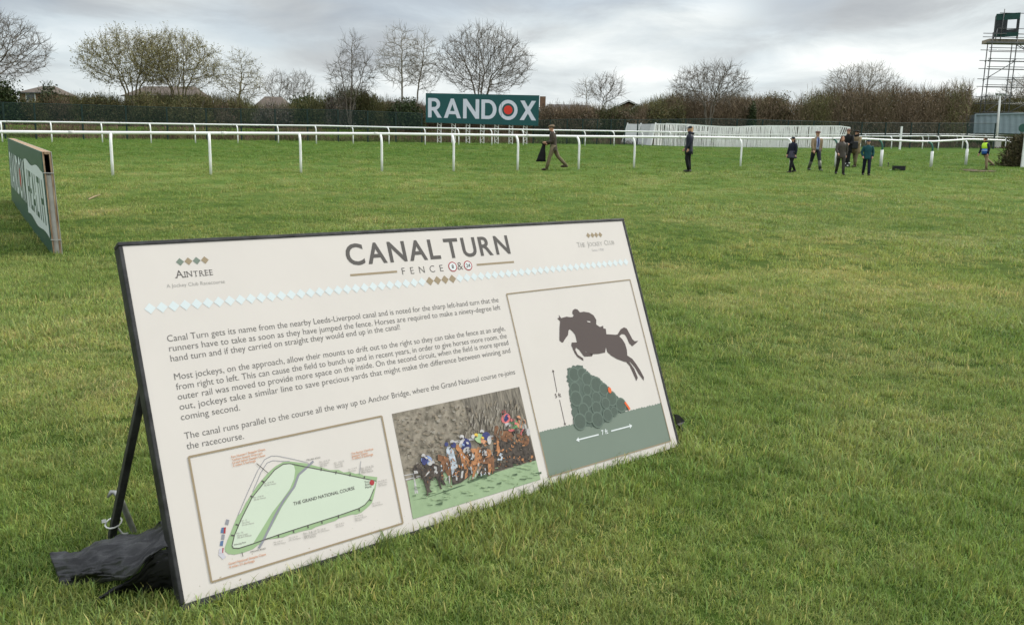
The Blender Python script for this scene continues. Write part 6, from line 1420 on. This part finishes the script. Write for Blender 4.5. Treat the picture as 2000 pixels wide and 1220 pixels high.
    if 'cap' in o:
        mat_, kind = o['cap']; mb = MB()
        if kind == 'flat':
            mb.loft([(HD(0.0, 0, 0.050), Rh @ Vector((0.112, 0, 0)) * S, Rh @ Vector((0, 0.096, 0)) * S), (HD(0.006, 0, 0.085), Rh @ Vector((0.124, 0, 0.006)) * S, Rh @ Vector((0, 0.108, 0)) * S), (HD(0.0, 0, 0.118), Rh @ Vector((0.10, 0, -0.012)) * S, Rh @ Vector((0, 0.09, 0)) * S), (HD(-0.01, 0, 0.130), Rh @ Vector((0.05, 0, 0)) * S, Rh @ Vector((0, 0.05, 0)) * S)], 18)
            mb.loft([(HD(0.105, 0, 0.052), Rh @ Vector((0.055, 0, -0.012)) * S, Rh @ Vector((0, 0.075, 0)) * S), (HD(0.105, 0, 0.066), Rh @ Vector((0.055, 0, -0.012)) * S, Rh @ Vector((0, 0.075, 0)) * S)], 14)
        elif kind == 'beret':
            mb.loft([(HD(-0.005, 0, 0.055), Rh @ Vector((0.10, 0, 0)) * S, Rh @ Vector((0, 0.09, 0)) * S), (HD(0.01, 0.0, 0.078), Rh @ Vector((0.155, 0, 0)) * S, Rh @ Vector((0, 0.150, 0)) * S), (HD(0.0, 0, 0.115), Rh @ Vector((0.11, 0, 0)) * S, Rh @ Vector((0, 0.11, 0)) * S), (HD(0, 0, 0.130), Rh @ Vector((0.03, 0, 0)) * S, Rh @ Vector((0, 0.03, 0)) * S)], 18)
        else:
            mb.ell(HD(-0.006, 0, 0.048), (0.104 * S, 0.088 * S, 0.090 * S), Rh, 16, 0, 1.0, 0.0)
            if kind == 'peak': mb.loft([(HD(0.115, 0, 0.046), Rh @ Vector((0.075, 0, -0.018)) * S, Rh @ Vector((0, 0.078, 0)) * S), (HD(0.110, 0, 0.060), Rh @ Vector((0.075, 0, -0.018)) * S, Rh @ Vector((0, 0.078, 0)) * S)], 14)
        mb.build('hat', mat_, t_, (0, 0, 0), True)
    if 'hood' in o:
        mb = MB(); c_ = G(sp(0.545)); mb.loft([(c_ + R3 @ Vector((-0.03, 0, -0.05)) * S, R3 @ Vector((0.11, 0, 0)) * S, R3 @ Vector((0, 0.13, 0)) * S), (c_ + R3 @ Vector((-0.03, 0, 0.02)) * S, R3 @ Vector((0.13, 0, 0.02)) * S, R3 @ Vector((0, 0.135, 0)) * S), (c_ + R3 @ Vector((-0.03, 0, 0.06)) * S, R3 @ Vector((0.10, 0, 0.02)) * S, R3 @ Vector((0, 0.10, 0)) * S)], 16); mb.build('hood', o['hood'], t_, (0, 0, 0), True)
    if 'scarf' in o:
        mb = MB(); c_ = G(sp(0.55)); mb.loft([(c_ + Vector((0, 0, -0.07 * S)), R3 @ Vector((0.10, 0, 0)) * S, R3 @ Vector((0, 0.11, 0)) * S), (c_, R3 @ Vector((0.12, 0, 0)) * S, R3 @ Vector((0, 0.12, 0)) * S), (c_ + Vector((0, 0, 0.07 * S)), R3 @ Vector((0.095, 0, 0)) * S, R3 @ Vector((0, 0.09, 0)) * S)], 16); mb.build('scarf', o['scarf'], t_, (0, 0, 0), True)
    info = dict(root=t_, base=base, S=S, hands=[base + G(a[2] + a[3] * .1) for a in arm], G=G, F=F, L=Lf, hz=hz0, sp=sp)
    return info
C_tweed = cloth('brown_tweed', (0.055, 0.042, 0.032)); C_olive = cloth('olive_tweed', (0.15, 0.122, 0.072)); C_cap = cloth('light_brown_tweed', (0.22, 0.155, 0.105)); C_shirt = cloth('grey_pink_shirt', (0.40, 0.33, 0.33)); C_brownb = cloth('brown_leather', (0.05, 0.03, 0.02), rough=0.5)
C_navy = cloth('navy_quilted_nylon', (0.012, 0.014, 0.028), rough=0.5); C_blackl = cloth('black_leggings', (0.008, 0.008, 0.010)); C_blond = cloth('blond_hair', (0.38, 0.24, 0.13)); C_dkboot = cloth('dark_boot', (0.02, 0.017, 0.016), rough=0.5); C_ncap = cloth('navy_cap', (0.014, 0.018, 0.030))
C_njack = cloth('navy_jacket', (0.012, 0.014, 0.030)); C_nskirt = cloth('grey_check_skirt', (0.045, 0.042, 0.062), 0.5, 30); C_dkhair = cloth('dark_brown_hair', (0.035, 0.020, 0.014)); C_suit = cloth('dark_suit_cloth', (0.016, 0.018, 0.026)); C_gilet = cloth('tan_quilted_gilet', (0.25, 0.18, 0.11)); C_blue = cloth('blue_shirt', (0.36, 0.42, 0.66)); C_tie = cloth('dark_blue_tie', (0.03, 0.035, 0.12)); C_welly = cloth('grey_green_rubber', (0.085, 0.09, 0.065), rough=0.45); C_redcap = cloth('reddish_tweed', (0.15, 0.075, 0.06))
C_wax = cloth('dark_brown_wax', (0.058, 0.048, 0.040), rough=0.6); C_dktr = cloth('dark_grey_green_trousers', (0.035, 0.032, 0.028)); C_auburn = cloth('auburn_hair', (0.10, 0.042, 0.022)); C_cream2 = cloth('cream_collar', (0.55, 0.50, 0.42)); C_tan = cloth('tan_coat', (0.22, 0.165, 0.095)); C_blk = cloth('black_wool', (0.007, 0.007, 0.008)); C_teal = cloth('teal_jacket', (0.010, 0.060, 0.070)); C_navytr = cloth('navy_trousers', (0.010, 0.011, 0.028)); C_khaki = cloth('khaki_trousers', (0.26, 0.20, 0.12)); C_hiv = material('hi_vis_yellow', (0.55, 0.85, 0.06), 0.6, 0.06, 6); C_hib = material('hi_vis_blue', (0.04, 0.14, 0.52), 0.6, 0.1, 6); C_band = material('reflective_grey', (0.45, 0.60, 0.85), 0.3, 0.05)
p1 = person(1080, 333, 240, 182, 'man in a brown flat cap and tweed jacket striding left, dark coat over his arm', ((20, 6), (-27, 18)), ((2, 4, 82), (-4, 6, 74)), dict(trousers=C_olive, boots=C_brownb, jacket=(C_tweed, 0.16, 1.03), shirt=C_shirt, open=True, cap=(C_cap, 'flat'), hair=(C_dkhair, 0)), lean=6)
hp = (p1['hands'][0] + p1['hands'][1]) / 2
mb = MB(); q = hp + Vector((-0.03, 0, -0.02))
rings = [(q + Vector((0.02 - 0.02 * i, 0.02 * sin(i * 2.1), -0.13 * i)), Vector((0.05 + 0.028 * i + 0.01 * sin(i * 3), 0, 0)), Vector((0, 0.05 + 0.008 * i, 0))) for i in range(6)]
mb.loft(rings, 14); mb.ell(q + Vector((0.02, 0, 0.01)), (0.08, 0.075, 0.05))
tag(mb.build('folded_coat', C_blk, None, q, True), 'black folded coat hanging from the hands of the man in the flat cap', 'coat')
person(1343, 336.5, 244.5, 172, 'woman in a long navy quilted coat and dark cap standing alone, facing left', ((9, 22), (-4, 2)), ((-4, 8, 22), (4, 8, 30)), dict(trousers=C_blackl, boots=C_dkboot, boot=0.3, jacket=(C_navy, 0.26, 1.10), cap=(C_ncap, 'peak'), hair=(C_blond, 0.05), hood=C_navy), lean=-3)
person(1545, 337.5, 265, 205, 'girl in a navy jacket, checked skirt and dark cap walking left', ((16, 8), (-12, 20)), ((-6, 7, 12), (8, 7, 14)), dict(trousers=C_blackl, boots=C_dkboot, boot=0.2, skirt=(C_nskirt, 0.36, 0.25), jacket=(C_njack, 0.10, 1.02), cap=(C_ncap, 'peak'), hair=(C_dkhair, 0.16)))
person(1591, 334, 252, 276, 'man in a tan quilted gilet over a suit with blue shirt, tie and wellington boots', ((22, 4), (-20, 12)), ((-12, 8, 14), (16, 8, 12)), dict(trousers=C_suit, boots=C_welly, boot=0.85, jacket=(C_gilet, 0.10, 1.10), open=True, shirt=C_blue, tie=C_tie, cap=(C_redcap, 'flat')), lean=2)
person(1640, 342, 263, 262, 'woman in a dark brown waxed jacket with long auburn hair, facing the camera', ((15, 6), (-13, 18)), ((-14, 10, 22), (14, 10, 34)), dict(trousers=C_dktr, boots=C_dkboot, boot=0.3, jacket=(C_wax, 0.20, 1.08), shirt=C_cream2, hair=(C_auburn, 0.17)))
person(1691, 343, 271, 258, 'child in a teal jacket and dark cap, rightmost of the close group', ((12, 6), (-10, 14)), ((-16, 17, 46), (-10, 17, 46)), dict(trousers=C_navytr, boots=C_dkboot, boot=0.3, flare=1.1, jacket=(C_teal, 0.15, 1.10), cap=(C_ncap, 'peak'), shirt=C_cream2))
p6 = person(1669, 326.5, 252.5, 215, 'person in a tan coat with a black beret, black scarf and black shoulder bag', ((12, 4), (-10, 6)), ((20, 8, 60), (6, 10, 20)), dict(trousers=C_olive, boots=C_brownb, jacket=(C_tan, 0.30, 1.15), cap=(C_blk, 'beret'), scarf=C_blk, hair=(C_dkhair, 0.05)), lean=3)
p7 = person(1652, 326.5, 250, 225, 'person in a dark red cap half hidden behind the woman with auburn hair', ((5, 3), (-5, 3)), ((10, 10, 60), (10, 10, 60)), dict(trousers=C_blk, boots=C_dkboot, flare=1.25, jacket=(C_blk, 0.28, 1.12), cap=(C_redcap, 'peak'), hair=(C_dkhair, 0.0)))
person(1921, 333, 267, 190, 'marshal in a yellow and blue hi-vis vest with khaki trousers, walking with head down', ((-4, 2), (-34, 24)), ((-10, 10, 18), (10, 10, 14)), dict(trousers=C_khaki, boots=C_brownb, jacket=(C_njack, 0.12, 1.05), vest=(C_hiv, C_hib), band=C_band, hair=(C_dkhair, 0.0), hood=C_blk), lean=7)
# camera gear and things lying on the course
M_case = material('black_plastic_case', (0.010, 0.010, 0.012), 0.4, 0.2, 6)
c0 = at(1755, 333); cs = thing('equipment_case', 'long black equipment case lying on the grass in front of the green-topped posts', 'case', c0)
mb = MB(); mb.box(c0 + Vector((0, 0, 0.09)), (0.50, 0.22, 0.17), Matrix.Rotation(-0.15, 3, 'Z')); o_ = mb.build('case_body', M_case, cs, c0); bv = o_.modifiers.new('b', 'BEVEL'); bv.width = 0.02; bv.segments = 2
mb = MB(); mb.box(c0 + Vector((0, 0, 0.185)), (0.51, 0.23, 0.025), Matrix.Rotation(-0.15, 3, 'Z')); mb.build('case_lid', M_case, cs, c0)
mb = MB(); mb.tube([c0 + Vector((-0.30, -.02, .03)), c0 + Vector((-0.42, -.05, .02)), c0 + Vector((-0.36, -.1, .02))], 0.012, 6); mb.build('strap', M_tie, cs, c0, True)
c1 = at(1734, 327); mb = MB(); mb.tube([c1, c1 + Vector((0.01, 0, .16))], 0.018, 8); mb.ell(c1 + Vector((0.01, 0, .19)), (0.03, 0.03, 0.045)); mb.ell(c1 + Vector((0, 0, .01)), (.035, .035, .02))
tag(mb.build('ground_marker', M_case, None, c1, True), 'small black upright marker on the grass just left of the equipment case', 'marker')
c2 = at(1652, 327); kb = thing('camera_bag', 'small black and white bag on the grass beside the woman in brown', 'bag', c2)
mb = MB(); mb.box(c2 + Vector((0.02, 0, 0.11)), (0.26, 0.2, 0.2)); o_ = mb.build('bag_body', M_case, kb, c2); bv = o_.modifiers.new('b', 'BEVEL'); bv.width = 0.03; bv.segments = 2
for dx, dz in ((-0.10, 0.17), (0.03, 0.08), (0.10, 0.2)):
    mb = MB(); mb.box(c2 + Vector((dx, -0.105, dz)), (0.07, 0.02, 0.05)); mb.build('white_patch', M_tie, kb, c2)
c3 = p6['base'] + Vector((-0.22, -0.30, 0.0)); bg_ = c3 + Vector((0, 0, 0.98)); mb = MB(); mb.box(bg_, (0.30, 0.20, 0.34))
kk = tag(mb.build('shoulder_bag', M_case, None, bg_ - Vector((0, 0, .17))), 'black shoulder bag held in front of the person in the tan coat', 'bag'); bv = kk.modifiers.new('b', 'BEVEL'); bv.width = 0.04; bv.segments = 3
# bare patch of turf by the marshal
M_mud = material('bare_soil', (0.085, 0.055, 0.030), 0.95, 0.3, 6)
c4 = at(1909, 334.5); mb = MB(); r_ = random.Random(2); pts = []
for i in range(26):
    a = 2 * pi * i / 26; k = 1 + 0.3 * r_.uniform(-1, 1); x, y = c4.x + 0.62 * k * cos(a), c4.y + 0.9 * k * sin(a); pts.append(Vector((x, y, ground(x, y) + 0.035)))
mb.poly([pts]); tag(mb.build('bare_patch', M_mud, None, c4), None, None, None, 'structure')
